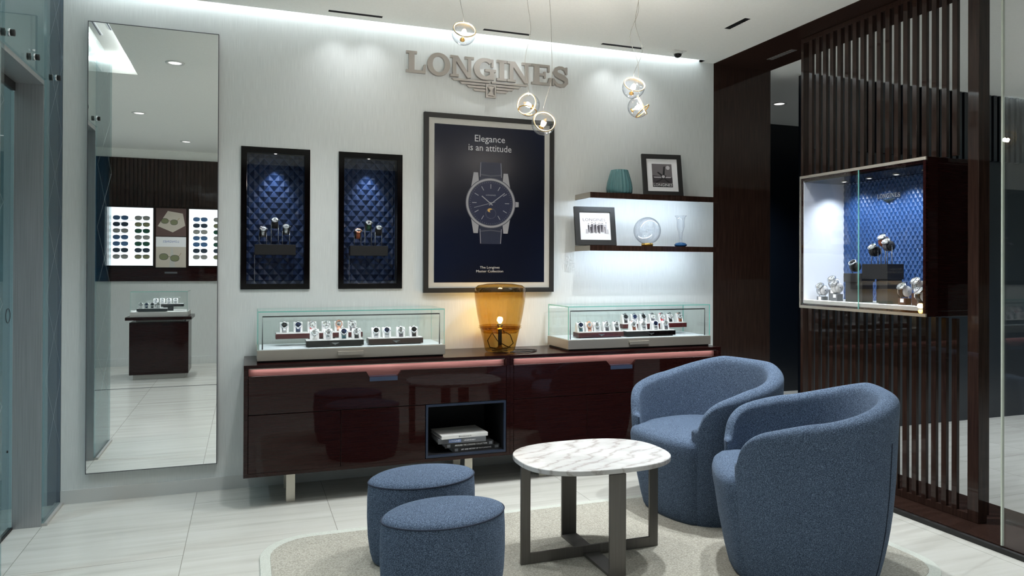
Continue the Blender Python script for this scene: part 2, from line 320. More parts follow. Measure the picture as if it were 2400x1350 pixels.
def text_mb(mb, body, size, X, mat, extrude=.0004, align='CENTER', spacing=1.0, width=None):
    cu = bpy.data.curves.new('tmp', 'FONT'); cu.body = body; cu.size = size; cu.extrude = extrude; cu.align_x = align; cu.resolution_u = 2; cu.space_character = spacing
    o = bpy.data.objects.new('tmp', cu); COL.objects.link(o)
    dg = bpy.context.evaluated_depsgraph_get(); me = o.evaluated_get(dg).to_mesh()
    vs = [v.co.copy() for v in me.vertices]; fs = [tuple(p.vertices) for p in me.polygons]
    if width and vs:
        w = max(v.x for v in vs) - min(v.x for v in vs); k = width / w
        for v in vs: v.x *= k
    mb.add(vs, fs, mat, X=X)
    o.evaluated_get(dg).to_mesh_clear(); bpy.data.objects.remove(o); bpy.data.curves.remove(cu)
    return mb
# matrix placing a local (x, y, z=out) sheet on the back wall: x -> +X, y -> +Z, z -> -Y
def wallX(x, y, z, sx=1, sy=1, sz=1): return Matrix(((sx, 0, 0, x), (0, 0, -sz, y), (0, sy, 0, z), (0, 0, 0, 1)))
# on a wall facing -X: local x -> -Y, y -> +Z, z(out) -> -X
def sideX(x, y, z, sx=1, sy=1, sz=1): return Matrix(((0, 0, -sz, x), (-sx, 0, 0, y), (0, sy, 0, z), (0, 0, 0, 1)))
def ell(cx, cy, rx, ry, n=48, p=2.0, rot=0):
    out = []
    for k in range(n):
        a = 2 * pi * k / n; c, s_ = cos(a), sin(a)
        x = rx * math.copysign(abs(c) ** (2 / p), c); y = ry * math.copysign(abs(s_) ** (2 / p), s_)
        out.append((cx + x * cos(rot) - y * sin(rot), cy + x * sin(rot) + y * cos(rot)))
    return out
def rrect(x0, x1, y0, y1, r, n=8):
    out = []
    for cx, cy, a0 in ((x1 - r, y1 - r, 0), (x0 + r, y1 - r, 90), (x0 + r, y0 + r, 180), (x1 - r, y0 + r, 270)):
        for k in range(n + 1): a = radians(a0 + 90 * k / n); out.append((cx + r * cos(a), cy + r * sin(a)))
    return out

# ------------------------------------------------------------------ slab-serif letters (unit cap height)
def letter(mb, ch, X, mat, t0=0, t1=1):
    """draw one slab-serif capital; returns its width"""
    def P(poly, k=0): mb.prism(poly, t0 - k * .0, t1 + k * .004, mat, X)
    def B(x0, x1, y0, y1, k=0): P([(x0, y0), (x1, y0), (x1, y1), (x0, y1)], k)
    if ch == 'L':
        B(.12, .38, .11, .89); B(0, .5, .88, 1, 1); B(0, .9, 0, .13, 2); P([(.76, .13), (.9, .13), (.93, .42), (.83, .42)], 1); return .93
    if ch == 'O':
        mb.ring(ell(.56, .5, .56, .54, 40), ell(.56, .5, .30, .38, 40), t0, t1, mat, X); return 1.12
    if ch == 'N':
        B(.12, .3, .11, .89); B(0, .42, 0, .12, 1); B(0, .32, .88, 1, 2); P([(.1, 1), (.38, 1), (1.04, 0), (.86, -.02)], 3); B(.88, 1.04, 0, .89); B(.72, 1.18, .88, 1, 1); return 1.18
    if ch == 'G':
        pts = [(.58 + .44 * cos(radians(a)), .5 + .44 * sin(radians(a))) for a in range(48, 318, 10)]
        ws = [.16 + .12 * abs(cos(radians(a))) for a in range(48, 318, 10)]
        mb.ribbon(pts, ws, t0, t1, mat, X); B(.80, 1.02, .0, .42, 1); B(.56, 1.12, .38, .50, 2); B(.88, .98, .62, .98, 1); return 1.14
    if ch == 'I':
        B(.14, .4, .11, .89); B(0, .54, 0, .12, 1); B(0, .54, .88, 1, 1); return .54
    if ch == 'E':
        B(.12, .38, .11, .89); B(0, .94, 0, .12, 1); B(0, .9, .88, 1, 1); B(.38, .66, .44, .56, 1); B(.6, .7, .34, .66, 2); B(.8, .9, .66, .9, 2); P([(.8, .1), (.94, .1), (.98, .38), (.88, .38)], 2); return .98
    if ch == 'S':
        pts = [(.80, .72), (.74, .86), (.58, .94), (.40, .93), (.24, .84), (.20, .70), (.28, .58), (.46, .51), (.66, .44), (.80, .34), (.82, .20), (.72, .09), (.52, .04), (.32, .08), (.18, .2), (.12, .32)]
        ws = [.1, .13, .14, .16, .2, .24, .26, .28, .28, .26, .22, .18, .15, .14, .12, .1]
        mb.ribbon(pts, ws, t0, t1, mat, X); B(.78, .88, .62, .98, 1); B(.04, .14, .02, .38, 1); return .94
    return .6

# ------------------------------------------------------------------ room shell
def holed(axis, a0, a1, b0, b1, t0, t1, holes, mat):
    """slab with rectangular holes. axis 'y': a=x, b=z, t=y ; axis 'z': a=x, b=y, t=z"""
    A = sorted({a0, a1, *[h[0] for h in holes], *[h[1] for h in holes]}); B = sorted({b0, b1, *[h[2] for h in holes], *[h[3] for h in holes]})
    mb = MB()
    for i in range(len(A) - 1):
        for j in range(len(B) - 1):
            ca, cb = (A[i] + A[i + 1]) / 2, (B[j] + B[j + 1]) / 2
            if any(h[0] < ca < h[1] and h[2] < cb < h[3] for h in holes): continue
            if axis == 'y': mb.box(A[i], A[i + 1], t0, t1, B[j], B[j + 1], mat)
            else: mb.box(A[i], A[i + 1], B[j], B[j + 1], t0, t1, mat)
    return mb
XL, XR, YB = -.945, 3.245, -6.05
struct('floor', MB().box(-3.4, 9.2, -6.2, 1.9, -.06, 0, 'floor_stone'), recalc=False)
NICHE = [(-.034, .358), (.527, .921)]
struct('wall_back', holed('y', XL, XR, 0, 2.98, 0, .06, [(a + .008, b - .008, 1.171, 1.997) for a, b in NICHE], 'wall_fabric'))
struct('baseboard_back', MB().box(XL, XR, -.007, 0, 0, .075, 'base_paint'))
REC = (-1.75, -.82, -1.94, -.30)
holes = [REC, (XL, 3.12, -.045, 0.061)]
SLOTS = [(.448, .768), (1.411, 1.728), (2.251, 2.563)]
struct('ceiling', holed('z', -3.4, 9.2, YB - .15, 1.9, CEIL, CEIL + .012, holes + [(2.83, 2.875, -.90, -.69)] + [(a, b, -.155, -.125) for a, b in SLOTS], 'ceiling_paint'))
struct('ceiling_cove_pocket', MB().box(XL, 3.12, -.06, -.045, CEIL + .012, 2.98, 'white_lacquer').box(XL, 3.12, -.06, .06, 2.98, 2.99, 'white_lacquer').box(3.12, 3.14, -.045, 0, CEIL, 2.98, 'white_lacquer'))
c = thing('cove_light_strip', 'long white LED strip hidden in the ceiling slot above the pale wall', 'light', (1.1, -.028, 2.93))
MB().box(-2.02, 2.0, -.012, .012, -.004, 0, 'led_cove').build('diffuser', None, c); MB().box(-2.02, 2.0, -.014, .014, 0, .01, 'satin_nickel').build('channel', None, c)
rp = MB(); x0, x1, y0, y1 = REC
rp.box(x0, x1, y0, y1, 2.955, 2.965, 'ceiling_paint').box(x1, x1 + .01, y0, y1, CEIL + .012, 2.955, 'ceiling_paint').box(x0 - .01, x0, y0, y1, CEIL + .012, 2.955, 'ceiling_paint').box(x0, x1, y0 - .01, y0, CEIL + .012, 2.955, 'ceiling_paint').box(x0, x1, y1, y1 + .01, CEIL + .012, 2.955, 'ceiling_paint')
struct('ceiling_recess', rp)
lt = thing('recess_light', 'linear white light along the inner edges of the ceiling recess by the glass wall', 'light', (x0, y0, 2.9))
MB().box(.02, x1 - x0 - .02, .01, .03, 0, .02, 'led_white').box(x1 - x0 - .03, x1 - x0 - .01, .05, y1 - y0 - .05, 0, .02, 'led_white').build('tube', None, lt)
for k, (vx, a, b, m) in enumerate(((-.90, -1.25, -.45, 'white_lacquer'), (-.99, -1.4, -.45, 'white_lacquer'))):
    v = thing('linear_diffuser', ['pale linear air diffuser in the ceiling recess, nearer the recess edge', 'pale linear air diffuser in the ceiling recess, nearer the glass door'][k], 'vent', (vx, a, 2.955))
    MB().box(-.012, .012, 0, b - a, -.006, 0, m).box(-.004, .004, .01, b - a - .01, -.008, -.006, 'spacer').build('slot', None, v)
v = thing('linear_vent', 'black slot vent inside the ceiling recess beside its long edge', 'vent', (-.84, -1.08, 2.955))
MB().box(-.012, .012, 0, .4, -.01, 0, 'black_matte').build('slot', None, v)

# left side: glass front with a sliding glass door in a steel portal
def pane(name, x, y0, y1, z0, z1, t=.012, mat='wall_glass'): return MB().box(x - t / 2, x + t / 2, y0, y1, z0, z1, mat).build(name)
for i, (a, b, c0) in enumerate(((-.352, -.004, .014), (-1.018, -.358, 2.226), (-1.576, -1.024, .014))):
    g = pane('window_%d' % (i + 1), -.95, a, b, c0, CEIL - .003, mat='etched_glass' if i != 1 else 'wall_glass'); g['kind'] = 'structure'
    if i != 1:
        e = MB()
        zz = .3
        while zz < 2.7:
            e.tube([(-.942, a + .01, zz), (-.942, b - .01, zz + .42)], .0003, 4, 'etch_line').tube([(-.942, b - .01, zz), (-.942, a + .01, zz + .42)], .0003, 4, 'etch_line')
            zz += .42
        eo = e.build('trim_etched_lines_%d' % (1 if i == 0 else 2)); eo['kind'] = 'structure'; eo.parent = g
struct('trim_glass_track', MB().box(-.972, -.93, -1.59, -.36 - .67, 0, .014, 'case_grey').box(-.972, -.93, -.352, -.002, 0, .014, 'case_grey'))
d = thing('sliding_door_portal', 'brushed steel portal with jambs and header framing the sliding glass door at left', 'door frame', (-1.02, -.69, 0))
MB().box(-.06, .065, .334, .354, 0, 2.2, 'brushed_steel').build('jamb', None, d, .001); MB().box(-.06, .065, -.354, -.334, 0, 2.2, 'brushed_steel').build('jamb', None, d, .001)
MB().box(-.06, .065, -.354, .354, 2.2, 2.224, 'brushed_steel').build('header', None, d, .001)
MB().box(-.075, -.055, -.334, .334, 2.16, 2.2, 'black_matte').build('track', None, d); MB().box(-.075, -.055, -.334, .334, 0, .012, 'black_matte').build('track', None, d)
d = thing('door_1', None, None, (-1.085, -.69, .013)); d['kind'] = 'structure'
MB().box(-.006, .006, -.33, .328, 0, 2.14, 'etched_glass').build('glass_leaf', None, d)
MB().torus(.034, .0016, 32, 6, 'hand_dark', X=Matrix.Translation((.008, .245, 1.044)) @ Matrix.Rotation(pi / 2, 4, 'Y')).build('pull_mark', None, d)
MB().lathe([(.006, 0), (.006, .004), (0, .005)], 16, 'black_matte', X=Matrix.Translation((.006, .25, .39)) @ Matrix.Rotation(pi / 2, 4, 'Y')).build('door_stud', None, d)
clip0 = thing('glass_standoff', 'black and steel round standoff on the glass above the portal, nearest the pale wall', 'fixing', (-.95, -.179, 2.279))
RX = Matrix.Rotation(pi / 2, 4, 'Y')
MB().lathe([(.017, .006), (.017, .014), (.015, .016), (0, .016)], 20, 'chrome', X=RX).lathe([(.014, .0165), (.014, .03), (0, .03)], 20, 'black_matte', X=RX).build('cap', None, clip0)
MB().lathe([(.017, .006), (.017, .02), (0, .02)], 20, 'black_matte', X=Matrix.Rotation(-pi / 2, 4, 'Y')).build('back_cap', None, clip0)
dup(clip0, (-.95, -.59, 2.277), label='black and steel round standoff on the transom glass, the middle one of three')
dup(clip0, (-.95, -.977, 2.276), label='black and steel round standoff on the transom glass at the left edge of the view')
# what stands beyond the glass on the left
struct('wall_left_return', MB().box(-1.008, -.948, .0, .05, 0, 2.95, 'teal_wall').box(-3.4, -1.008, .0, .05, 0, 2.95, 'pale_wall'))
struct('wall_left', MB().box(-3.4, -3.3, -6.1, 0, 0, 2.95, 'pale_wall'))
# wall behind the camera, seen in the mirror
w = MB().box(-3.3, 9.2, YB - .1, YB, 0, 1.098, 'wall_fabric').box(-3.3, 9.2, YB - .1, YB, 2.70, 2.95, 'ceiling_paint').box(-1.66, 9.2, YB - .1, YB, 1.098, 2.70, 'dark_wood').box(-3.3, -1.66, YB - .1, YB, 1.098, 2.70, 'teal_wall')
struct('wall_front', w)
struct('baseboard_front', MB().box(-3.3, 9.2, YB, YB + .012, 0, .1, 'wall_fabric'))
fs = thing('slatted_fascia', 'dark fluted wood fascia above the lit eyewear panels, seen in the mirror', 'fascia', (0, YB + .002, 2.08))
m_ = MB()
xx = -1.655
while xx < 3.2: m_.box(xx, xx + .03, 0, .03, 0, .61, 'dark_wood'); xx += .048
tag(m_.build('slat_row', None, fs), kind='stuff')
# dark timber frame on the right
struct('wall_right_panel', MB().box(XR, 3.76, 0, .06, 0, 2.95, 'dark_wood'))
struct('ceiling_soffit', MB().box(XR, 3.76, YB, 0, CEIL - .004, CEIL - .0005, 'dark_wood'))
struct('trim_plinth', MB().box(XR + .022, 3.80, YB, -.001, .0005, .03, 'dark_wood').box(XR, XR + .022, YB, -.001, .0005, .024, 'charcoal_frame'), bevel=.002)
struct('wall_navy', MB().box(4.08, 9.2, 0, .06, .0, 2.95, 'navy_wall'))
struct('wall_far', MB().box(3.5, 4.75, 1.7, 1.78, 0, 2.95, 'brown_wall').box(4.75, 9.2, 1.7, 1.78, 0, 2.95, 'navy_wall').box(3.70, 3.76, .06, 1.7, 0, 2.95, 'navy_wall'))
struct('wall_right', MB().box(9.1, 9.2, -6.1, 1.8, 0, 2.95, 'pale_wall'))
sl = thing('navy_slat_band', 'navy fluted band along the top of the dark wall beyond the right glass', 'wall panel', (4.08, -.002, 2.24))
m_ = MB()
for k in range(70): m_.box(k * .07, k * .07 + .04, -.03, 0, 0, .57, 'navy_wall')
tag(m_.build('slat_row', None, sl), kind='stuff')
g = MB().box(3.262, 3.274, -6.04, -2.19, .031, CEIL - .006, 'clear_glass').build('window_4'); g['kind'] = 'structure'
eg = MB().box(3.2615, 3.2745, -2.1895, -2.182, .031, CEIL - .006, 'edge_pale').build('trim_glass_edge'); eg['kind'] = 'structure'

# slat screen
SX = 3.43
sc = thing('slat_screen', 'tall dark lacquered slat screen standing on the dark plinth at right', 'screen', (SX, -1.35, .031))
Z0, Z1 = .0, CEIL - .006 - .031
def rel(y): return y + 1.35
MB().box(0, .06, rel(-1.944), rel(-.70), Z0, Z0 + .035, 'dark_wood').build('rail', None, sc, .001); MB().box(0, .06, rel(-1.944), rel(-.70), Z1 - .03, Z1, 'dark_wood').build('rail', None, sc, .001)
MB().box(0, .06, rel(-.722), rel(-.70), Z0 + .035, Z1 - .03, 'dark_wood').build('end_stile', None, sc, .001)
MB().box(0, .075, rel(-1.945), rel(-1.885), Z0 + .035, Z1 - .03, 'dark_wood').build('post', None, sc, .0015)
sm_full = None; sm_up = None; sm_lo = None
pitch = .0603
for k in range(19):
    y = -.764 - .008 - k * pitch - .014          # centre of the slat after gap k
    if y < -1.87: break
    a, b = rel(y) - .0145, rel(y) + .0145
    inbox = -1.835 < y < -.885
    if inbox:
        MB().box(.0, .02, a, b, 1.885 - .031, Z1 - .03, 'dark_wood').build('slat', None, sc, .001)
        MB().box(.0, .02, a, b, Z0 + .035, 1.045 - .031, 'dark_wood').build('slat', None, sc, .001)
    else: MB().box(.0, .02, a, b, Z0 + .035, Z1 - .03, 'dark_wood').build('slat', None, sc, .001)
# showcase
SC = thing('wall_showcase', 'lit glass fronted watch showcase with blue quilted back set in the slat screen', 'showcase', (XR, -1.35, 1.055))
H = .818
y0, y1 = rel(-1.80), rel(-.898)
MB().box(.008, .37, y0, y1, H - .03, H, 'cabinet_wood').box(.008, .37, y0, y1, 0, .028, 'cabinet_wood').box(.008, .37, y0, y0 + .022, .028, H - .03, 'cabinet_wood').box(.008, .37, y1 - .022, y1, .028, H - .03, 'cabinet_wood').box(.34, .37, y0 + .022, y1 - .022, .028, H - .03, 'cabinet_wood').build('carcass', None, SC, .001)
MB().box(.012, .33, y1 - .026, y1 - .022, .03, H - .032, 'white_lacquer').build('side_lining', None, SC); MB().box(.012, .33, y0 + .022, y0 + .026, .03, H - .032, 'cabinet_wood').build('side_lining', None, SC)
MB().box(.012, .33, y0 + .026, y1 - .026, .028, .05, 'case_grey').build('display_floor', None, SC)
MB().box(.012, .33, y0 + .026, y1 - .026, H - .04, H - .03, 'black_gloss').build('ceiling_panel', None, SC)
MB().box(0, .008, y0, y1, H - .016, H, 'satin_nickel').box(0, .008, y0, y1, 0, .016, 'satin_nickel').box(0, .008, y1 - .008, y1, .016, H - .016, 'satin_nickel').box(0, .008, y0, y0 + .016, .016, H - .016, 'cabinet_wood').build('front_trim', None, SC)
jy = rel(-1.365)
p_ = MB().box(.002, .007, jy + .004, y1 - .008, .016, H - .016, 'clear_glass').build('glass_pane', None, SC); MB().box(.0015, .0075, jy + .001, jy + .004, .016, H - .016, 'glass_edge').build('edge', None, p_)
p_ = MB().box(.002, .007, y0 + .016, jy - .001, .016, H - .016, 'clear_glass').build('glass_pane', None, SC)
MB().box(.012, .015, y0 + .03, y1 - .03, .0503, .0518, 'led_white').build('led_strip', None, SC)
def quilt(mb, u0, u1, v0, v1, du, dv, h, X, mat, seam=None):
    """raised diamond quilting inside a rectangle, local x, y with z out"""
    nu, nv = int((u1 - u0) / du) + 2, int((v1 - v0) / dv * 2) + 3
    for j in range(nv):
        for i in range(nu):
            cx = u0 + i * du + (du / 2 if j % 2 else 0); cy = v0 + j * dv / 2
            pts = [(cx - du / 2, cy), (cx, cy - dv / 2), (cx + du / 2, cy), (cx, cy + dv / 2)]
            q = [(min(max(x, u0), u1), min(max(y, v0), v1)) for x, y in pts]
            if max(p[0] for p in q) - min(p[0] for p in q) < 1e-4 or max(p[1] for p in q) - min(p[1] for p in q) < 1e-4: continue
            ax, ay = min(max(cx, u0), u1), min(max(cy, v0), v1)
            mb.add([(x, y, 0) for x, y in q] + [(ax, ay, h)], [(0, 1, 4), (1, 2, 4), (2, 3, 4), (3, 0, 4)], mat, X=X)
            if seam:
                for p, r in ((pts[0], pts[1]), (pts[1], pts[2])):
                    if u0 < p[0] < u1 and v0 < p[1] < v1 and u0 < r[0] < u1 and v0 < r[1] < v1:
                        mb.tube([(p[0], p[1], .0006), (r[0], r[1], .0006)], .0009, 4, seam, X=X)
    return mb
q = quilt(MB(), 0, (y1 - y0) - .052, .05, H - .04, .030, .048, .005, sideX(.33, y1 - .026, 0), 'quilt_blue_bright', 'quilt_seam_bright')
q.build('quilted_back', None, SC, recalc=False)
for k in range(4):
    yy = y1 - .17 - k * .19
    MB().lathe([(.018, 0), (.02, -.003), (.014, -.004), (.0, -.0035)], 20, 'satin_nickel', X=Matrix.Translation((.19, yy, H - .04))).lathe([(.012, -.0042), (0, -.0042)], 16, 'downlight_glow', X=Matrix.Translation((.19, yy, H - .04))).build('spotlight', None, SC)
    lamp('showcase_spot_light', 'SPOT', (XR + .19, -1.35 + yy, 1.055 + H - .05), 6.5, (.78, .89, 1), target=(XR + .26, -1.35 + yy, 1.10), spot_size=radians(125), spot_blend=.9, shadow_soft_size=.008)
sg = thing('showcase_logo', 'small silver lettered sign with winged emblem on the blue quilted showcase back', 'sign', (XR + .323, -1.275, 1.72))
def emblem(mb, X, mat, w=1.0):
    """winged hourglass; unit width 2 (wings -1..1), hangs down from y=0"""
    for s_ in (-1, 1):
        for k, (a, b, y) in enumerate(((.02, 1.0, 0), (.14, .80, -.075), (.14, .62, -.15), (.14, .46, -.225))):
            mb.prism([(s_ * a, y), (s_ * b, y), (s_ * (b + .03), y - .0), (s_ * (b - .03), y - .05), (s_ * a, y - .05)][:2] + [(s_ * (b - .05), y - .048), (s_ * a, y - .048)], 0, 1, mat, X)
    mb.ring([(-.13, -.08), (.13, -.08), (.13, -.42), (-.13, -.42)], [(-.095, -.115), (.095, -.115), (.095, -.385), (-.095, -.385)], 0, 1.15, mat, X)
    mb.ribbon([(-.09, -.12), (.09, -.38)], .028, 0, 1.1, mat, X); mb.ribbon([(.09, -.12), (-.09, -.38)], .028, 0, 1.12, mat, X)
    mb.prism([(-.07, -.13), (.07, -.13), (0, -.24)], 0, 1.2, mat, X); mb.prism([(-.07, -.37), (.07, -.37), (0, -.26)], 0, 1.2, mat, X)
def logo_word(mb, total, hgt, X, mat, thick):
    ws = {'L': .93, 'O': 1.12, 'N': 1.18, 'G': 1.14, 'I': .54, 'E': .98, 'S': .94}
    word = 'LONGINES'; adv = sum(ws[c] for c in word) + .06 * 7; u = total / adv; x = 0
    for c in word:
        letter(mb, c, X @ Matrix.Translation((x, 0, 0)) @ Matrix.Diagonal((u, hgt, thick, 1)), mat); x += (ws[c] + .06) * u
mb = MB(); logo_word(mb, .165, .026, sideX(0, .0825, 0), 'pin_steel', .004); mb.build('lettering', None, sg)
mb = MB(); emblem(mb, sideX(0, 0, -.005) @ Matrix.Diagonal((.05, .06, .004, 1)), 'chrome'); mb.build('emblem', None, sg)

# ------------------------------------------------------------------ ceiling fittings
for k, (a, b) in enumerate(SLOTS):
    t = thing('ceiling_slot_light', 'slim black recessed ceiling slot light, ' + ['leftmost of the three along the pale wall', 'middle one of three, behind the pendant wires', 'rightmost of the three, near the camera dome'][k], 'light', ((a + b) / 2, -.14, CEIL))
    MB().box(-(b - a) / 2, (b - a) / 2, -.015, .015, .03, .034, 'black_matte').box(-(b - a) / 2, (b - a) / 2, -.0155, -.0135, -.001, .03, 'black_matte').box(-(b - a) / 2, (b - a) / 2, .0135, .0155, -.001, .03, 'black_matte').build('housing', None, t)
    for q in range(6):
        xx = -(b - a) / 2 + .03 + q * (b - a - .06) / 5
        MB().lathe([(.006, .026), (0, .026)], 12, 'led_white', X=Matrix.Translation((xx, 0, 0))).build('lens', None, t)
    for q in (-.1, .1): lamp('slot_spot', 'SPOT', ((a + b) / 2 + q, -.14, CEIL - .002), (2.4, 2.4, 3.2)[k], (.93, .97, 1), target=((a + b) / 2 + q * 1.3 + (0, 0, .5)[k], -.05, 0), spot_size=radians(100), spot_blend=1.0, shadow_soft_size=.01)
def vent(name, label, x, y, a, b, z=CEIL, mat='black_matte'):
    t = thing(name, label, 'vent', (x, y, z)); m_ = MB().box(-a / 2, a / 2, -b / 2, b / 2, .0, .005, mat)
    for q in range(9): m_.box(-a / 2 + .004, a / 2 - .004, -b / 2 + b * (q + .3) / 9, -b / 2 + b * (q + .55) / 9, -.003, .0, 'spacer' if z < CEIL - .002 else 'dark_plastic')
    m_.build('grille', None, t); return t
vent('ceiling_vent', 'short black ceiling vent in the white ceiling beside the dark timber frame', 2.8525, -.795, .045, .21, CEIL + .002)
vent('soffit_vent', 'silver slotted vent in the dark soffit left of the slat screen', 3.55, -.37, .05, .26, CEIL - .0045, 'satin_nickel')
t = thing('dome_camera', 'small dark dome camera on a white ceiling plate near the corner', 'camera', (2.83, -.165, CEIL - .0005))
MB().box(-.05, .05, -.035, .035, -.004, 0, 'white_plastic').build('base_plate', None, t, .001)
MB().lathe([(.034, -.004), (.034, -.014), (.03, -.018)], 24, 'white_plastic').build('ring', None, t)
MB().lathe([(.028, -.016), (.026, -.028), (.018, -.038), (.008, -.043), (0, -.044)], 24, 'black_gloss').build('dome', None, t)
def downlight(x, y, power, label, col=NEUT, size=108, z=CEIL, r=.05):
    t = thing('downlight', label, 'light', (x, y, z))
    MB().lathe([(r + .018, 0), (r + .016, -.005), (r, -.006), (r - .004, -.001), (r - .004, 0)], 28, 'white_plastic').build('trim_ring', None, t)
    MB().lathe([(r - .005, -.0015), (0, -.0015)], 24, 'downlight_glow').build('lens', None, t)
    lamp('downlight_lamp', 'SPOT', (x, y, z - .01), power, col, rot=(0, 0, 0), spot_size=radians(size), spot_blend=.85, shadow_soft_size=r * .7)
    return t
DL = [(-.51, -1.46, 'round white downlight in the ceiling reflected near the top of the tall mirror'), (-1.01, -3.55, 'round ceiling downlight further back in the mirror reflection'),
      (.30, -.90, 'round ceiling downlight above the front of the long sideboard'), (2.2, -1.28, 'round ceiling downlight above the pair of armchairs and shelf'), (2.55, -1.5, 'round ceiling downlight above the front armchair'),
      (.45, -2.4, 'added unseen fill downlight in the ceiling above the front footstool'), (1.75, -2.7, 'added unseen fill downlight in the ceiling in front of the seating rug'), (2.7, -3.6, 'added unseen fill downlight near the right glass behind the viewpoint'),
      (.6, -4.0, 'added unseen fill downlight right above the viewpoint'), (1.9, -4.8, 'added unseen fill downlight in the back right of the shop'), (-.7, -5.2, 'round ceiling downlight above the counter seen in the mirror'), (.8, -5.5, 'added unseen fill downlight near the wall behind the viewpoint'), (1.15, -1.0, 'round ceiling downlight above the amber lamp side of the rug')]
DP = [30, 36, 46, 125, 84, 30, 14, 34, 14, 34, 46, 34, 34]  # unseen ceiling downlights toward and behind the viewpoint are added for ambient fill
for (x, y, lb), p in zip(DL, DP): downlight(x, y, p, lb)
for x, y, lb in ((-2.1, -1.2, 'round downlight beyond the sliding glass door'), (-2.2, -3.6, 'round downlight in the passage left of the glass wall')): downlight(x, y, 75, lb, COOL)
for x, y, lb in ((5.2, -1.6, 'round downlight in the next shop beyond the slat screen'), (6.8, -1.4, 'round downlight in the next shop before the navy wall'), (5.5, -4.2, 'round downlight in the next shop toward its front'), (4.6, .9, 'round downlight in the passage behind the dark panel')): downlight(x, y, 150, lb, (.85, .93, 1))
t = thing('sprinkler', 'small sprinkler head on the ceiling beyond the right glass', 'sprinkler', (6.0, -.55, CEIL))
MB().lathe([(.03, 0), (.03, -.004), (.008, -.008), (.008, -.03), (.02, -.034), (.02, -.038), (0, -.04)], 16, 'satin_nickel').build('head', None, t)

# ------------------------------------------------------------------ wall mirror, sign, niches, poster
t = thing('wall_mirror', 'tall frameless wall mirror with thin dark edge on the pale wall at left', 'mirror', (-.49, 0, .16))
a, b, hh = -.333, .334, 2.48
MB().box(a, b, -.0265, -.004, 0, hh, 'spacer').box(a, a + .004, -.029, -.0265, 0, hh, 'spacer').box(b - .004, b, -.029, -.0265, 0, hh, 'spacer').box(a, b, -.029, -.0265, 0, .004, 'spacer').box(a, b, -.029, -.0265, hh - .004, hh, 'spacer').build('backing_frame', None, t)
MB().box(a + .004, b - .004, -.028, -.0266, .004, hh - .004, 'mirror').build('mirror_glass', None, t)

sg = thing('wall_sign', 'large brushed metal brand lettering with winged emblem high on the pale wall', 'sign', (1.5, 0, 2.53))
LX = {0: (.938, 1.066), 1: (1.073, 1.224), 2: (1.224, 1.383), 3: (1.383, 1.538), 4: (1.541, 1.609), 5: (1.613, 1.784), 6: (1.788, 1.929), 7: (1.933, 2.056)}
WD = {'L': .93, 'O': 1.12, 'N': 1.18, 'G': 1.14, 'I': .54, 'E': .98, 'S': .94}
for k, ch in enumerate('LONGINES'):
    xa, xb = LX[k]; mb = MB()
    letter(mb, ch, wallX(xa - 1.5, -.008, -.002) @ Matrix.Diagonal(((xb - xa) / WD[ch], .136, .020, 1)), 'sign_metal')
    mb.cyl((xa + (xb - xa) * (.5 if ch in 'IS' else .2 if ch not in 'OG' else .12) - 1.5, 0, 0), .004, -.0, .008, 8, 'spacer', X=Matrix.Translation((0, 0, .06)) @ Matrix.Rotation(pi / 2, 4, 'X'))
    mb.build('letter', None, sg)
mb = MB(); emblem(mb, wallX(0, -.008, -.012) @ Matrix.Diagonal((.265, .255, .018, 1)), 'sign_metal'); mb.build('emblem', None, sg)

def wrist_watch(stand=True):
    """wrist watch lying on the slanted face of a display cushion; origin at the cushion's base, dial toward -y"""
    r = thing('wrist_watch', 'watch', 'watch')
    prof = [(-.0200, .003), (-.0175, .014), (-.0125, .031), (-.0085, .0445), (-.004, .0505), (.003, .0525), (.0095, .0505), (.0145, .044), (.0165, .030), (.0185, .012)]
    mb = MB(); w = .0105; vs = []; fs = []
    out = [(y - .0015 * 0, z) for y, z in prof]
    for (y, z) in out: vs += [(-w, y, z), (w, y, z)]
    c = (0, .026)
    for (y, z) in out:
        d = Vector((y - c[0], z - c[1])).normalized() * .0016; vs += [(-w, y - d.x, z - d.y), (w, y - d.x, z - d.y)]
    n = len(out)
    for i in range(n - 1):
        o = 2 * n
        fs += [(2 * i, 2 * i + 2, 2 * i + 3, 2 * i + 1), (o + 2 * i, o + 2 * i + 1, o + 2 * i + 3, o + 2 * i + 2), (2 * i, o + 2 * i, o + 2 * i + 2, 2 * i + 2), (2 * i + 1, 2 * i + 3, o + 2 * i + 3, o + 2 * i + 1)]
    fs += [(0, 1, 2 * n + 1, 2 * n), (2 * n - 2, 4 * n - 2, 4 * n - 1, 2 * n - 1)]
    mb.add(vs, fs, 'black_strap', True).build('strap', None, r)
    ax = Vector((0, -.0335, .012)).normalized(); base = Vector((0, -.0108, .0365))
    R = ax.to_track_quat('Z', 'Y').to_matrix().to_4x4(); X = Matrix.Translation(base) @ R
    MB().lathe([(.0135, -.001), (.0165, .001), (.0168, .005), (.0145, .0072), (.0128, .0068), (.0128, .0058), (0, .0058)], 28, 'watch_steel', X=X).box(-.006, .006, -.0205, -.012, .0, .004, 'watch_steel', X=X).box(-.006, .006, .012, .0205, .0, .004, 'watch_steel', X=X).build('watch_case', None, r)
    dl = MB().lathe([(.0126, .006), (0, .006)], 28, 'dial_white', X=X).build('dial', None, r)
    MB().box(-.0006, .0006, -.002, .009, .0064, .0068, 'hand_dark', X=X).box(-.001, .006, -.0006, .0006, .0066, .007, 'hand_dark', X=X).build('hands', None, dl)
    MB().lathe([(.0022, .0), (.0022, .0035), (0, .0035)], 10, 'watch_steel', X=X @ Matrix.Translation((.0165, 0, .003)) @ Matrix.Rotation(pi / 2, 4, 'Y')).build('crown', None, r)
    return r
WATCH = wrist_watch()
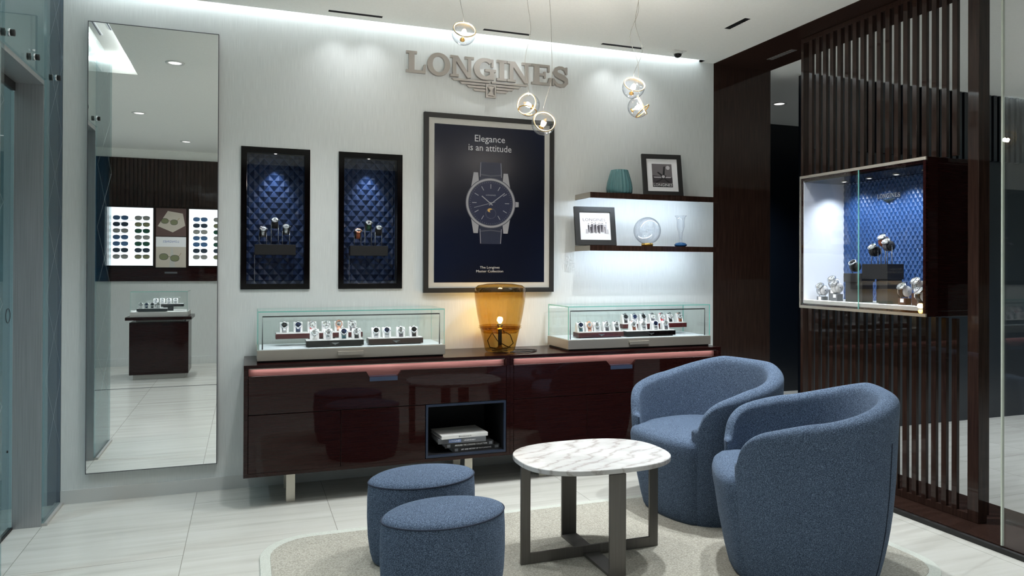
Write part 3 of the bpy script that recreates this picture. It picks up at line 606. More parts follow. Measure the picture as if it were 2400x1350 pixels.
def watch_stand():
    r = thing('watch_stand', 'stand', 'watch stand')
    poly = [(-.0178, 0), (-.0158, .014), (-.0108, .031), (-.0068, .043), (-.003, .0485), (.003, .0503), (.008, .0485), (.0125, .043), (.0148, .030), (.0165, .012), (.0172, 0)]
    X = Matrix(((0, 0, 1, 0), (1, 0, 0, 0), (0, 1, 0, 0), (0, 0, 0, 1)))
    MB().prism(poly, -.021, .021, 'white_leather', X).build('cushion', None, r, .0015); return r
STAND = watch_stand()
def pin_watch():
    r = thing('wrist_watch', 'watch', 'watch')
    RY = Matrix.Rotation(pi / 2, 4, 'Y'); T = Matrix.Translation((0, 0, 0))
    mb = MB(); vs = []; fs = []; n = 26
    for rr, w in ((.0235, .009), (.0215, .009)):
        for k in range(n): a = 2 * pi * k / n; vs += [(-w, rr * cos(a), rr * .92 * sin(a)), (w, rr * cos(a), rr * .92 * sin(a))]
    for k in range(n):
        i, j = 2 * k, 2 * ((k + 1) % n); o = 2 * n
        fs += [(i, j, j + 1, i + 1), (o + i, o + i + 1, o + j + 1, o + j), (i, o + i, o + j, j), (i + 1, j + 1, o + j + 1, o + i + 1)]
    mb.add(vs, fs, 'black_strap', True).build('strap', None, r)
    ax = Vector((0, -.62, .78)).normalized(); X = Matrix.Translation(ax * .0215) @ ax.to_track_quat('Z', 'Y').to_matrix().to_4x4()
    MB().lathe([(.0145, -.001), (.018, .001), (.0183, .005), (.0155, .0078), (.014, .0072), (.014, .0062), (0, .0062)], 28, 'watch_steel', X=X).build('watch_case', None, r)
    dl = MB().lathe([(.0138, .0064), (0, .0064)], 28, 'dial_white', X=X).build('dial', None, r)
    MB().box(-.0006, .0006, -.002, .010, .0068, .0072, 'hand_dark', X=X).box(-.001, .006, -.0006, .0006, .007, .0074, 'hand_dark', X=X).build('hands', None, dl)
    MB().lathe([(.0025, .0), (.0025, .004), (0, .004)], 10, 'watch_steel', X=X @ Matrix.Translation((.018, 0, .003)) @ Matrix.Rotation(pi / 2, 4, 'Y')).build('crown', None, r)
    return r
PINW = pin_watch()
def pin_stand(h, label, loc, rz=0, mat='black_matte'):
    r = thing('watch_stand', label, 'watch stand', loc, rz)
    MB().lathe([(.0, -.0152), (.0180, -.0152), (.0192, -.012), (.0192, .012), (.0180, .0152), (0, .0152)], 24, mat, X=Matrix.Translation((0, 0, h)) @ Matrix.Rotation(pi / 2, 4, 'Y')).build('cushion', None, r)
    for s_ in (-1, 1): MB().tube([(s_ * .0165, 0, 0), (s_ * .0165, 0, h - .003)], .0017, 8, 'pin_steel').tube([(s_ * .0165, 0, h), (s_ * .0158, 0, h)], .003, 8, 'pin_steel').build('pin', None, r)
    return r
USEDW = {'flat': False, 'pin': False}
def place(root, key, loc, rz, label, strap, dial, case='watch_steel', group=None):
    if not USEDW[key]:
        USEDW[key] = True; o = root; o.location = loc; o.rotation_euler = (0, 0, rz); o['label'] = label
        for ch in o.children:
            n_ = ch.name.split('.')[0]
            if n_ in ('strap', 'dial', 'watch_case'): ch.data.materials[0] = M[{'strap': strap, 'dial': dial, 'watch_case': case}[n_]]
    else: o = dup(root, loc, rz, label, None, {'strap': strap, 'dial': dial, 'watch_case': case})
    o['group'] = group or 'watches on pinned stands'
    return o

def niche(xc, w, label, plinth_label, items, which):
    t = thing('display_niche', label, 'display case', (xc, 0, 1.163)); hw = w / 2; H = .842; fr = .033
    mb = MB().ring([(-hw, 0), (hw, 0), (hw, H), (-hw, H)], [(-hw + fr, fr), (hw - fr, fr), (hw - fr, H - fr), (-hw + fr, H - fr)], 0, .010, 'black_gloss', wallX(0, -.0005, 0))
    mb.build('frame', None, t, .001)
    h2 = hw - .0085; b0, b1 = .0085, H - .0085; D = .16
    MB().box(-h2, -h2 + .008, .0, D, b0, b1, 'black_matte').box(h2 - .008, h2, .0, D, b0, b1, 'black_matte').box(-h2 + .008, h2 - .008, 0, D, b0, b0 + .01, 'black_gloss').box(-h2 + .008, h2 - .008, 0, D, b1 - .01, b1, 'black_matte').box(-h2, h2, D, D + .01, b0, b1, 'black_matte').build('box', None, t)
    q = quilt(MB(), -h2 + .008, h2 - .008, b0 + .01, b1 - .01, .058, .068, .009, wallX(0, D - .0005, 0), 'quilt_blue', 'quilt_seam'); q.build('quilted_back', None, t, recalc=False)
    MB().box(-hw + fr - .004, hw - fr + .004, .001, .005, fr - .004, H - fr + .004, 'clear_glass').build('glass_front', None, t)
    MB().lathe([(.014, 0), (.016, -.003), (.010, -.004), (0, -.004)], 20, 'satin_nickel', X=Matrix.Translation((.0, .085, b1 - .01))).lathe([(.009, -.0045), (0, -.0045)], 16, 'downlight_glow', X=Matrix.Translation((0, .085, b1 - .01))).build('spotlight', None, t)
    lamp('niche_spot_light', 'SPOT', (xc, .085, 1.163 + b1 - .018), 7, (.72, .85, 1), target=(xc, .135, 1.163 + .25), spot_size=radians(66), spot_blend=.9, shadow_soft_size=.006)
    pw = .118
    p = thing('display_plinth', plinth_label, 'plinth', (xc - .0, .085, 1.163 + b0 + .0105)); top = 1.431 - (1.163 + b0 + .0105)
    MB().box(-pw, pw, -.035, .035, top - .062, top, 'black_matte').build('top_block', None, p, .001)
    MB().box(-.012, .012, .0352, .062, top - .05, top - .012, 'black_matte').build('bracket', None, p); MB().box(-pw, -pw + .002, .02, .022, 0, top - .0622, 'pin_steel').box(-pw, pw, -.0358, -.0352, top - .001, top, 'pin_steel').build('edge_trim', None, p)
    for (dx, h, wl, sl, strap, dial, case) in items:
        ps = pin_stand(h / 1.25, sl, (xc + dx, .078, 1.4312)); ps.scale = (1.25,) * 3; pw_ = place(PINW, 'pin', (xc + dx, .078, 1.4312 + h), 0, wl, strap, dial, case); pw_.scale = (1.25,) * 3
niche(.162, .392, 'black framed wall niche with blue quilted back and three watches, nearer the mirror', 'black plinth in the wall niche nearer the mirror', [
    (-.071, .070, 'steel watch with white dial, lowest of three in the niche nearer the mirror', 'pinned stand under the lowest watch of the niche nearer the mirror', 'steel_strap', 'dial_white', 'watch_steel'),
    (-.003, .124, 'watch with white dial and dark strap, highest in the niche nearer the mirror', 'tall pinned stand under the highest watch of the niche nearer the mirror', 'black_strap', 'dial_white', 'watch_steel'),
    (.062, .086, 'steel watch with white dial, at right in the niche nearer the mirror', 'pinned stand at right in the niche nearer the mirror', 'steel_strap', 'dial_white', 'watch_steel')], 0)
niche(.724, .394, 'black framed wall niche with blue quilted back and three watches, beside the big poster', 'black plinth in the wall niche beside the big poster', [
    (-.069, .070, 'rose gold watch on brown strap, lowest in the niche beside the poster', 'pinned stand under the brown strapped watch in the niche beside the poster', 'brown_strap', 'dial_white', 'rose_gold'),
    (-.003, .122, 'steel watch on green strap, highest in the niche beside the poster', 'tall pinned stand under the green strapped watch beside the poster', 'green_strap', 'dial_white', 'watch_steel'),
    (.062, .092, 'steel watch on black strap, at right in the niche beside the poster', 'pinned stand at right in the niche beside the poster', 'black_strap', 'dial_white', 'watch_steel')], 1)

po = thing('framed_poster', 'large black framed watch advertising poster in navy blue on the pale wall', 'poster', (1.504, 0, 1.135))
w2, hp = .448, 1.152
MB().ring([(-w2, 0), (w2, 0), (w2, hp), (-w2, hp)], [(-w2 + .03, .03), (w2 - .03, .03), (w2 - .03, hp - .03), (-w2 + .03, hp - .03)], 0, .028, 'charcoal_frame', wallX(0, -.001, 0)).build('frame', None, po, .001)
MB().box(-w2 + .03, w2 - .03, -.018, -.001, .03, hp - .03, 'mat_board').build('mat', None, po)
pr = MB().box(-w2 + .068, w2 - .068, -.0195, -.0182, .066, hp - .068, 'poster_blue')
PR = pr.build('print', None, po)
PX = wallX(0, -.0197, 0)
mb = MB(); text_mb(mb, 'Elegance', .062, PX @ Matrix.Translation((-.008, .985, 0)), 'poster_text', .0002, width=.208); mb.build('slogan_line', None, PR); mb = MB(); text_mb(mb, 'is an attitude', .062, PX @ Matrix.Translation((-.006, .925, 0)), 'poster_text', .0002, width=.296); mb.build('slogan_line', None, PR); mb = MB()
text_mb(mb, 'The Longines', .022, PX @ Matrix.Translation((-.005, .156, 0)), 'poster_text', .0002, width=.135); text_mb(mb, 'Master Collection', .022, PX @ Matrix.Translation((-.005, .131, 0)), 'poster_text', .0002, width=.186)
mb.build('collection_name', None, PR)
mb = MB(); cx, cy = .0, .585
def lay(poly, k, mat): mb.prism(poly, .0002 * k, .0002 * k + .00015, mat, PX)
for s_ in (-1, 1):
    lay([(cx - .080, cy + s_ * .15), (cx + .080, cy + s_ * .15), (cx + .074, cy + s_ * .268), (cx - .074, cy + s_ * .268)], 1, 'poster_strap')
    for q in (-1, 1): mb.ribbon([(cx + q * .074, cy + s_ * .17), (cx + q * .069, cy + s_ * .265)], .0035, .0004, .0005, 'poster_stitch', PX)
    for q in (-1, 1): lay([(cx + q * .078, cy + s_ * .10), (cx + q * .135, cy + s_ * .10), (cx + q * .118, cy + s_ * .198), (cx + q * .088, cy + s_ * .198)], 2, 'poster_steel')
    mb.ribbon([(cx - .07, cy + s_ * .185), (cx, cy + s_ * .178), (cx + .07, cy + s_ * .185)], .008, .0004, .0005, 'poster_steel_dark', PX)
lay([(cx + .165, cy - .022), (cx + .195, cy - .02), (cx + .195, cy + .012), (cx + .165, cy + .014)], 2, 'poster_steel'); 
lay(ell(cx, cy, .173, .166, 56), 3, 'poster_steel_dark'); lay(ell(cx, cy, .168, .161, 56), 4, 'poster_steel'); lay(ell(cx, cy, .155, .149, 56), 5, 'poster_steel_dark'); lay(ell(cx, cy, .150, .144, 56), 6, 'poster_dial')
for k in range(12):
    a_ = radians(30 * k)
    if k == 6: continue
    mb.ribbon([(cx + .098 * sin(a_), cy + .095 * cos(a_)), (cx + .128 * sin(a_), cy + .124 * cos(a_))], .004, .0014, .00155, 'poster_steel', PX)
for k in range(60): a_ = radians(6 * k); mb.ribbon([(cx + .139 * sin(a_), cy + .134 * cos(a_)), (cx + .144 * sin(a_), cy + .139 * cos(a_))], .0012, .0014, .00155, 'poster_steel', PX)
lay(ell(cx, cy - .068, .042, .040, 32), 7, 'poster_strap'); lay(ell(cx, cy - .068, .040, .038, 32), 8, 'poster_dial'); lay(ell(cx - .005, cy - .047, .018, .013, 20), 9, 'poster_gold'); lay(ell(cx + .006, cy - .052, .013, .010, 16), 10, 'poster_dial')
for k in range(24): a_ = radians(15 * k); mb.ribbon([(cx + .033 * sin(a_), cy - .068 + .031 * cos(a_)), (cx + .037 * sin(a_), cy - .068 + .035 * cos(a_))], .0014, .0018, .0019, 'poster_steel', PX)
mb.ribbon([(cx + .012, cy - .014), (cx - .062, cy + .045)], .006, .0024, .0026, 'poster_steel', PX); mb.ribbon([(cx - .012, cy - .014), (cx + .096, cy + .068)], .005, .0027, .0029, 'poster_steel', PX); mb.ribbon([(cx + .03, cy + .008), (cx - .115, cy - .032)], .0025, .003, .0031, 'poster_steel', PX)
lay(ell(cx, cy, .006, .006, 16), 16, 'poster_steel'); text_mb(mb, 'LONGINES', .012, PX @ Matrix.Translation((cx, cy + .048, .0016)), 'poster_steel', .0001, width=.068)
mb.build('printed_watch', None, PR)

# ------------------------------------------------------------------ sideboards
FY, ZB, ZT = -.45, .175, .772
def sideboard(x0, x1, label, niche_bay):
    t = thing('sideboard', label, 'sideboard', (x0, 0, 0)); W = x1 - x0 - .001; fy = FY
    MB().box(0, W, fy, -.008, ZT - .018, ZT, 'cabinet_wood').build('top_panel', None, t, .001)
    MB().box(0, .022, fy, -.008, ZB, ZT - .0182, 'cabinet_wood').box(W - .022, W, fy, -.008, ZB, ZT - .0182, 'cabinet_wood').box(.022, W - .022, fy, -.008, ZB, ZB + .02, 'cabinet_wood').box(.022, W - .022, -.02, -.008, ZB + .02, ZT - .0182, 'cabinet_wood').build('carcass', None, t, .001)
    MB().box(.024, W - .024, fy + .045, fy + .055, .66, ZT - .0185, 'red_wood').build('recess_panel', None, t)
    MB().box(.03, W - .03, fy + .012, fy + .02, ZT - .024, ZT - .019, 'satin_nickel').build('light_strip', None, t)
    lamp('sideboard_strip_light', 'AREA', (x0 + W / 2, fy + .028, ZT - .026), .42, (1, .94, .92), rot=(radians(35), 0, 0), shape='RECTANGLE', size=W - .08, size_y=.01)
    # drawer front with the notched grip
    nx = (.645, .662, .822, .842) if niche_bay else (.645, .672, .830, .858)
    e = .024; zt, zb = .712, .508
    df = MB().prism([(e, zb), (W - e, zb), (W - e, zt), (nx[3], zt), (nx[2], zt - .030), (nx[1], zt - .030), (nx[0], zt), (e, zt)], 0, .02, 'cabinet_wood', wallX(0, fy + .02, 0)).build('drawer_front', None, t, .0012)
    MB().box(nx[1] + .001, nx[2] - .001, fy + .001, fy + .045, zt - .036, zt - .0305, 'notch_blue').box(nx[1] + .001, nx[2] - .001, fy - .0006, fy - .0001, zt - .055, zt - .031, 'notch_blue').build('finger_grip', None, df)
    def door(a_, b_, nm='door'): MB().box(a_, b_, fy, fy + .02, ZB + .021, .504, 'cabinet_wood').build(nm, None, t, .0012)
    if niche_bay:
        door(.024, .505); door(.508, .982)
        n0, n1 = .986, 1.474
        MB().ring([(n0, .197), (n1, .197), (n1, .504), (n0, .504)], [(n0 + .013, .210), (n1 - .013, .210), (n1 - .013, .491), (n0 + .013, .491)], 0, .014, 'navy_edge', wallX(0, fy + .012, 0)).build('niche_frame', None, t, .0008)
        MB().box(n0, n0 + .012, fy + .013, -.05, .197, .504, 'niche_black').box(n1 - .012, n1, fy + .013, -.05, .197, .504, 'niche_black').box(n0 + .012, n1 - .012, fy + .013, -.05, .492, .504, 'niche_black').box(n0 + .012, n1 - .012, fy + .013, -.05, .197, .209, 'niche_black').box(n0 + .012, n1 - .012, -.06, -.05, .209, .492, 'niche_black').build('open_niche', None, t)
    else:
        door(.024, .510); door(.513, .99); door(.993, W - .024)
    for lx in ((.246, 1.27) if niche_bay else (.25, 1.27)):
        for ly in (-.36, -.10): MB().box(lx - .024, lx + .024, ly, ly + .012, 0, ZB, 'nickel_leg').build('leg', None, t, .001)
    return t
sideboard(-.012, 1.489, 'long lacquered dark wood sideboard with open book niche, left of the pair', True)
sideboard(1.489, 2.991, 'long lacquered dark wood sideboard behind the armchairs, right of the pair', False)
s = thing('cable_clip', 'two small bright cable clips under the left sideboard', 'clip', (.50, -.28, ZB - .0005))
MB().box(-.02, .0, -.01, .01, -.012, 0, 'white_plastic').box(.07, .09, -.01, .01, -.012, 0, 'white_plastic').build('clip', None, s)

def book(name, label, x, y, z, w, d, h, rz, mat, texts):
    t = thing(name, label, 'book', (x, y, z), rz)
    cv = MB().box(-w / 2, w / 2, -d / 2, d / 2, 0, .003, mat).box(-w / 2, w / 2, -d / 2, d / 2, h - .003, h, mat).box(-w / 2, w / 2, -d / 2, -d / 2 + .004, .003, h - .003, mat).build('cover', None, t, .0006)
    MB().box(-w / 2 + .004, w / 2 - .004, -d / 2 + .004, d / 2 - .004, .003, h - .003, 'paper_white').build('pages', None, t)
    for s_, sz, px, m_, wd in texts:
        mb = MB()
        if s_ is None: mb.box(px - wd / 2, px + wd / 2, -d / 2 - .0006, -d / 2 - .0001, .005, h - .005, m_)
        else: text_mb(mb, s_, sz, wallX(px, -d / 2 - .0007, h / 2 - sz * .33), m_, .0002, width=wd)
        mb.build('spine_print', None, cv)
    return t
bz = .2093
book('book', 'black book with pale spine lettering, bottom of the stack in the sideboard niche', 1.285, -.30, bz, .300, .22, .026, radians(3), 'book_black', [('ART AND HISTORY OF WATCHMAKING', .012, .0, 'paper_white', .19), (None, 0, -.125, 'book_grey', .02), (None, 0, .13, 'book_grey', .024)])
book('book', 'black book with white spine title, second from the bottom of the niche stack', 1.245, -.305, bz + .0264, .300, .22, .027, radians(1), 'book_black', [('AROUND THE LONGINES COLLECTION', .013, .01, 'paper_white', .2), (None, 0, -.128, 'book_grey', .02), (None, 0, .132, 'book_grey', .02)])
book('book', 'grey book with blue title patch on its spine, third up in the niche stack', 1.205, -.31, bz + .0538, .290, .22, .029, radians(-2), 'book_grey', [(None, 0, -.045, 'book_label', .075), ('LONGINES', .016, -.045, 'paper_white', .066), ('LEGENDARY', .010, .045, 'paper_white', .07)])
book('book', 'white book on top of the stack in the sideboard niche', 1.21, -.315, bz + .0832, .290, .215, .021, radians(4), 'book_white', [('Bookmark', .010, .0, 'book_grey', .08)])

# ------------------------------------------------------------------ glass counter cases
def counter_case(x0, x1, label, left=True):
    W = x1 - x0; t = thing('glass_case', label, 'glass case', (x0, 0, ZT + .0003)); f, bk = -.37, -.035
    MB().box(.01, W - .01, f + .012, bk - .012, 0, .010, 'black_matte').build('foot', None, t)
    bs = MB().box(0, W, f, bk, .010, .068, 'satin_nickel').build('base', None, t, .0015)
    MB().box(.012, W - .012, f + .012, bk - .012, .0682, .0700, 'case_floor').build('base_liner', None, bs)
    hx = W * .475
    MB().box(hx - .072, hx + .072, f - .014, f - .0005, .040, .050, 'satin_nickel').box(hx - .072, hx + .072, f - .014, f - .011, .028, .040, 'satin_nickel').build('handle', None, bs, .001)
    g0, g1, gt = .0702, .275, .006
    MB().box(.006, W - .006, f + .006, f + .006 + gt, g0, g1, 'case_glass').build('glass_front', None, t); MB().box(.006, W - .006, bk - .006 - gt, bk - .006, g0, g1, 'case_glass').build('glass_back', None, t)
    for xx in (.006, W - .006 - gt): MB().box(xx, xx + gt, f + .0125, bk - .0125, g0, g1, 'case_glass').build('glass_side', None, t)
    MB().box(.006, W - .006, f + .006, bk - .006, g1 + .0002, g1 + .0062, 'case_glass').build('glass_top', None, t)
    e = MB()
    for xx in (.0035, W - .0055): e.box(xx, xx + .002, f + .0035, f + .012, g0, g1 + .006, 'glass_edge').box(xx, xx + .002, bk - .012, bk - .0035, g0, g1 + .006, 'glass_edge').box(xx, xx + .002, f + .012, bk - .012, g1 + .0005, g1 + .006, 'glass_edge')
    e.box(.006, W - .006, f + .0035, f + .0058, g1 + .0002, g1 + .006, 'glass_edge').box(.006, W - .006, bk - .0058, bk - .0035, g1 + .0002, g1 + .006, 'glass_edge').build('glass_rim', None, t)
    b_ = MB().tube([(.028, f + .03, g0), (.028, f + .03, .25), (W - .028, f + .03, .25), (W - .028, f + .03, g0)], .0035, 8, 'dark_plastic', smooth=True); b_2 = b_.build('light_rail', None, t)
    MB().box(.04, W - .04, f + .033, f + .037, .2475, .2505, 'led_white').build('led_strip', None, b_2)
    lamp('case_strip_light', 'AREA', (x0 + W / 2, f + .04, ZT + .243), .75, (.93, .95, 1), rot=(radians(-12) * -1, 0, 0), shape='RECTANGLE', size=W - .1, size_y=.008)
    return t
counter_case(.055, 1.108, 'long glass counter case of watches at the left end of the sideboards')
counter_case(1.905, 2.965, 'long glass counter case of watches at the right end, beside the dark panel')
CF = ZT + .0705
def tray(x0, x1, y, z, label, raised=0, mat='tray_wood', emb=True, d=.085):
    t = thing('display_tray', label, 'tray', ((x0 + x1) / 2, y, z)); w = (x1 - x0) / 2
    zz = raised
    if raised:
        MB().box(-w * .25, w * .35, .012, d - .012, 0, zz, 'black_matte').build('riser', None, t)
        MB().box(-w, w, 0, d, zz, zz + .030, mat).build('body', None, t, .001)
    else:
        MB().box(-w + .015, w - .015, .01, d - .01, 0, .006, 'black_matte').box(-w, w, 0, d, .006, .036, mat).build('body', None, t, .001)
    top = zz + .030 if raised else .036
    MB().box(-w + .003, w - .003, .003, d - .003, top, top + .004, 'white_leather').build('pad', None, t)
    if emb:
        mb = MB(); emblem(mb, wallX(0, -.0002, .024) @ Matrix.Diagonal((.022, .03, .0008, 1)), 'pin_steel'); mb.build('emblem', None, t)
    return z + top + .004
def row(xs, y, z, specs, where, rz=0):
    n = len(xs); ordn = ['first', 'second', 'third', 'fourth', 'fifth', 'sixth', 'seventh']
    for k, (x, (strap, dial, desc)) in enumerate(zip(xs, specs)):
        gs = (1.18, 1.18, 1.18)
        global STAND_USED
        sl = 'white watch cushion, %s from left on %s' % (ordn[k], where)
        if not STAND_USED: STAND.location = (x, y, z + .0002); STAND['label'] = sl; STAND['group'] = 'white watch cushions'; STAND_USED = True; STAND.scale = gs
        else: dup(STAND, (x, y, z + .0002), rz, sl, 'white watch cushions')
        w_ = place(WATCH, 'flat', (x, y, z + .0004), rz, '%s, %s from left on %s' % (desc, ordn[k], where), strap, dial, 'rose_gold' if 'rose' in desc else 'watch_steel', 'watches in the counter cases'); w_.scale = gs
STAND_USED = False
SW = {'st': ('steel_strap', 'dial_white', 'white dialled steel watch'), 'sb': ('steel_strap', 'dial_blue', 'blue dialled steel watch'), 'sk': ('steel_strap', 'dial_black', 'black dialled steel watch'), 'nv': ('navy_strap', 'dial_blue', 'watch on navy strap'), 'rd': ('red_strap', 'dial_white', 'watch on bright red strap'), 'gr': ('grey_strap', 'dial_white', 'watch on grey strap'), 'bk': ('black_strap', 'dial_white', 'watch on black strap'), 'kk': ('black_strap', 'dial_black', 'all black watch'), 'tl': ('teal_strap', 'dial_blue', 'watch on teal strap'), 'br': ('brown_strap', 'dial_white', 'watch on brown strap'), 'rs': ('rose_strap', 'dial_white', 'rose gold watch'), 'wh': ('white_strap', 'dial_white', 'watch on white strap')}
z = tray(.157, .648, -.205, CF, 'reddish brown raised watch tray at the back of the left glass case', .042, 'tray_wood', False)
row([.205, .281, .359, .439, .512, .589], -.168, z, [SW[k] for k in ('sk', 'nv', 'rd', 'wh', 'rs', 'gr')], 'raised back tray, left case')
z = tray(.316, .638, -.315, CF, 'black watch tray with silver emblem at the front centre of the left glass case', 0, 'black_gloss')
row([.365, .440, .528, .600], -.272, z, [SW[k] for k in ('wh', 'st', 'tl', 'bk')], 'black front tray, left case')
z = tray(.668, .991, -.30, CF, 'dark brown watch tray with emblem in the right half of the left glass case', 0, 'dark_wood')
row([.715, .778, .862, .940], -.258, z, [SW[k] for k in ('sk', 'sb', 'gr', 'kk')], 'brown right tray, left case')
z = tray(2.008, 2.336, -.305, CF, 'dark brown watch tray with emblem at the left of the right glass case', 0, 'tray_wood')
row([2.035, 2.098, 2.155, 2.225, 2.298], -.262, z, [SW[k] for k in ('tl', 'rs', 'st', 'gr', 'bk')], 'left tray, right case')
z = tray(2.385, 2.885, -.205, CF, 'reddish brown raised watch tray at the back of the right glass case', .046, 'tray_wood', False)
row([2.415, 2.485, 2.553, 2.625, 2.70, 2.765, 2.842], -.168, z, [SW[k] for k in ('kk', 'sb', 'sk', 'gr', 'rd', 'bk', 'br')], 'raised back tray, right case')
z = tray(2.352, 2.724, -.315, CF, 'black watch tray with emblem at the front of the right glass case', 0, 'black_gloss')
row([2.42, 2.495, 2.585, 2.665], -.272, z, [SW[k] for k in ('br', 'st', 'sb', 'gr')], 'black front tray, right case')

# ------------------------------------------------------------------ amber glass lamp
lp = thing('table_lamp', 'large amber smoked glass table lamp glowing on the sideboard between the cases', 'lamp', (1.492, -.25, ZT + .0005))
MB().lathe([(.0, .004), (.086, .004), (.094, .012), (.104, .06), (.124, .14), (.143, .23), (.157, .32), (.1615, .375), (.156, .400), (.138, .414), (.08, .424), (0, .427)], 56, 'amber_glass').build('shade', None, lp)
MB().lathe([(.137, .152), (.120, .140), (.06, .136), (.02, .134), (.02, .142), (.06, .144), (.118, .150), (.136, .162)], 48, 'smoke_amber_glass').build('inner_dish', None, lp)
MB().lathe([(.112, .120), (.126, .146), (.120, .151), (.020, .152), (0, .152), (0, .110), (.018, .112), (.05, .122)], 40, 'smoke_amber_glass').build('reflector', None, lp)
MB().lathe([(.012, .04), (.012, .155), (.02, .158), (.02, .175), (.0, .176)], 20, 'bronze_metal').lathe([(.05, .005), (.05, .012), (.014, .03), (.012, .04), (0, .04)], 24, 'bronze_metal').build('stem', None, lp)
MB().lathe([(.006, .176), (.011, .184), (.014, .193), (.011, .203), (0, .207)], 20, 'bulb_warm').build('bulb', None, lp)
def helix(f, n, *a): return [f(k / (n - 1)) for k in range(n)]
MB().tube([(.02, 0, .13), (.075, .02, .10), (.085, -.01, .05), (.04, -.04, .025), (-.03, -.05, .02), (-.07, -.01, .03), (-.075, .02, .07), (-.04, .035, .115), (.0, .04, .06), (.05, .03, .03), (.075, .01, .022)], .003, 8, 'cable_black').build('inner_cord', None, lp)
lamp('table_lamp_bulb', 'POINT', (1.492, -.25, ZT + .235), 3.0, (1, .78, .48), shadow_soft_size=.02)
MB().tube([(.095, .01, .006), (.13, .025, .0045), (.17, .03, .0045), (.215, .0, .0045), (.235, -.03, .0045), (.20, -.07, .0045), (.15, -.10, .0045), (.09, -.10, .0045), (.03, -.105, .006)], .0035, 8, 'cable_black').build('power_cord', None, lp)

# ------------------------------------------------------------------ wall shelves and what stands on them
def shelf(z, label):
    t = thing('wall_shelf', label, 'shelf', (2.62, 0, z)); MB().box(-.498, .5, -.235, -.0005, -.014, 0, 'dark_wood').box(-.498, .5, -.235, -.221, -.036, -.0141, 'dark_wood').box(-.498, -.492, -.2209, -.0005, -.036, -.0141, 'dark_wood').build('board', None, t)
    MB().box(-.4995, -.498, -.234, -.002, -.035, -.001, 'satin_nickel').build('end_cap', None, t)
    MB().box(-.48, .46, -.219, -.205, -.019, -.0142, 'satin_nickel').build('led_profile', None, t)
    lamp('shelf_strip_light', 'AREA', (2.58, -.212, z - .0195), 3.2, (.74, .86, 1), rot=(radians(38), 0, 0), shape='RECTANGLE', size=.90, size_y=.010)
    return t
shelf(1.798, 'upper glossy dark floating shelf with a vase and framed poster'); shelf(1.4475, 'lower glossy dark floating shelf with glass ornaments')
v = thing('ribbed_vase', 'teal ribbed glass vase on the upper wall shelf', 'vase', (2.385, -.145, 1.7985))
MB().lathe([(0, .002), (.076, .002), (.086, .01), (.088, .04), (.082, .08), (.068, .13), (.058, .163), (.055, .166), (.052, .163), (.062, .13), (.076, .08), (.082, .04), (.078, .012), (0, .010)], 96, 'teal_glass', ribs=20, ribamp=.03).build('body', None, v)
def photo(label, x, y, z, w, h, fr, mt, rz, fmat, draw, lean=10):
    t = thing('picture_frame', label, 'picture', (x, y, z), rz); t.rotation_euler = (0, 0, rz)
    L = Matrix.Rotation(radians(-lean), 4, 'X'); X = L @ wallX(0, 0, 0)
    MB().ring([(-w / 2, 0), (w / 2, 0), (w / 2, h), (-w / 2, h)], [(-w / 2 + fr, fr), (w / 2 - fr, fr), (w / 2 - fr, h - fr), (-w / 2 + fr, h - fr)], 0, .018, fmat, X).build('frame', None, t, .001)
    mt_ = MB().prism([(-w / 2 + fr, fr), (w / 2 - fr, fr), (w / 2 - fr, h - fr), (-w / 2 + fr, h - fr)], .004, .010, 'paper_white', X).build('mat', None, t)
    mb = MB(); draw(mb, X @ Matrix.Translation((0, 0, .0102)), w, h, fr, mt); mb.build('print', None, mt_)
    MB().box(-.02, .02, h * .16, h * .18, .005, h * .6, 'black_matte').build('easel_back', None, t)
    return t
def draw_plane(mb, X, w, h, fr, mt):
    a, b, c0, d0 = -w / 2 + fr + mt, w / 2 - fr - mt, fr + mt * .8, h - fr - mt * .9
    L = lambda poly, k, m_: mb.prism(poly, .0001 * k, .0001 * k + .00008, m_, X)
    L([(a, c0), (b, c0), (b, d0), (a, d0)], 0, 'print_grey'); W_, H_ = b - a, d0 - c0; P = lambda u, v_: (a + u * W_, c0 + v_ * H_)
    L([P(0, .18), P(1, .18), P(1, .42), P(0, .50)], 1, 'print_dark'); L([P(0, 0), P(1, 0), P(1, .14), P(0, .14)], 2, 'print_black')
    L([P(.05, .44), P(.95, .44), P(.9, .40), P(.1, .40)], 3, 'print_light'); L([P(.5, .42), P(.58, .88), P(.66, .9), (P(.60, .42))], 4, 'print_black'); L([P(.25, .62), P(.55, .40), P(.62, .46), P(.3, .66)], 5, 'print_black'); L([P(.42, .52), P(.7, .5), P(.62, .34), P(.46, .34)], 6, 'print_black')
    L(ell(*P(.80, .84), W_ * .1, W_ * .1, 18), 4, 'print_light'); L(ell(*P(.55, .45), W_ * .08, W_ * .07, 16), 7, 'print_light'); L([P(.1, .2), P(.45, .36), P(.5, .33), P(.2, .18)], 8, 'print_black'); L([P(.9, .2), P(.65, .36), P(.6, .33), P(.8, .18)], 8, 'print_black')
    text_mb(mb, 'LONGINES', .026, X @ Matrix.Translation(((a + b) / 2, c0 + .006, .0012)), 'paper_white', .0002, width=W_ * .92)
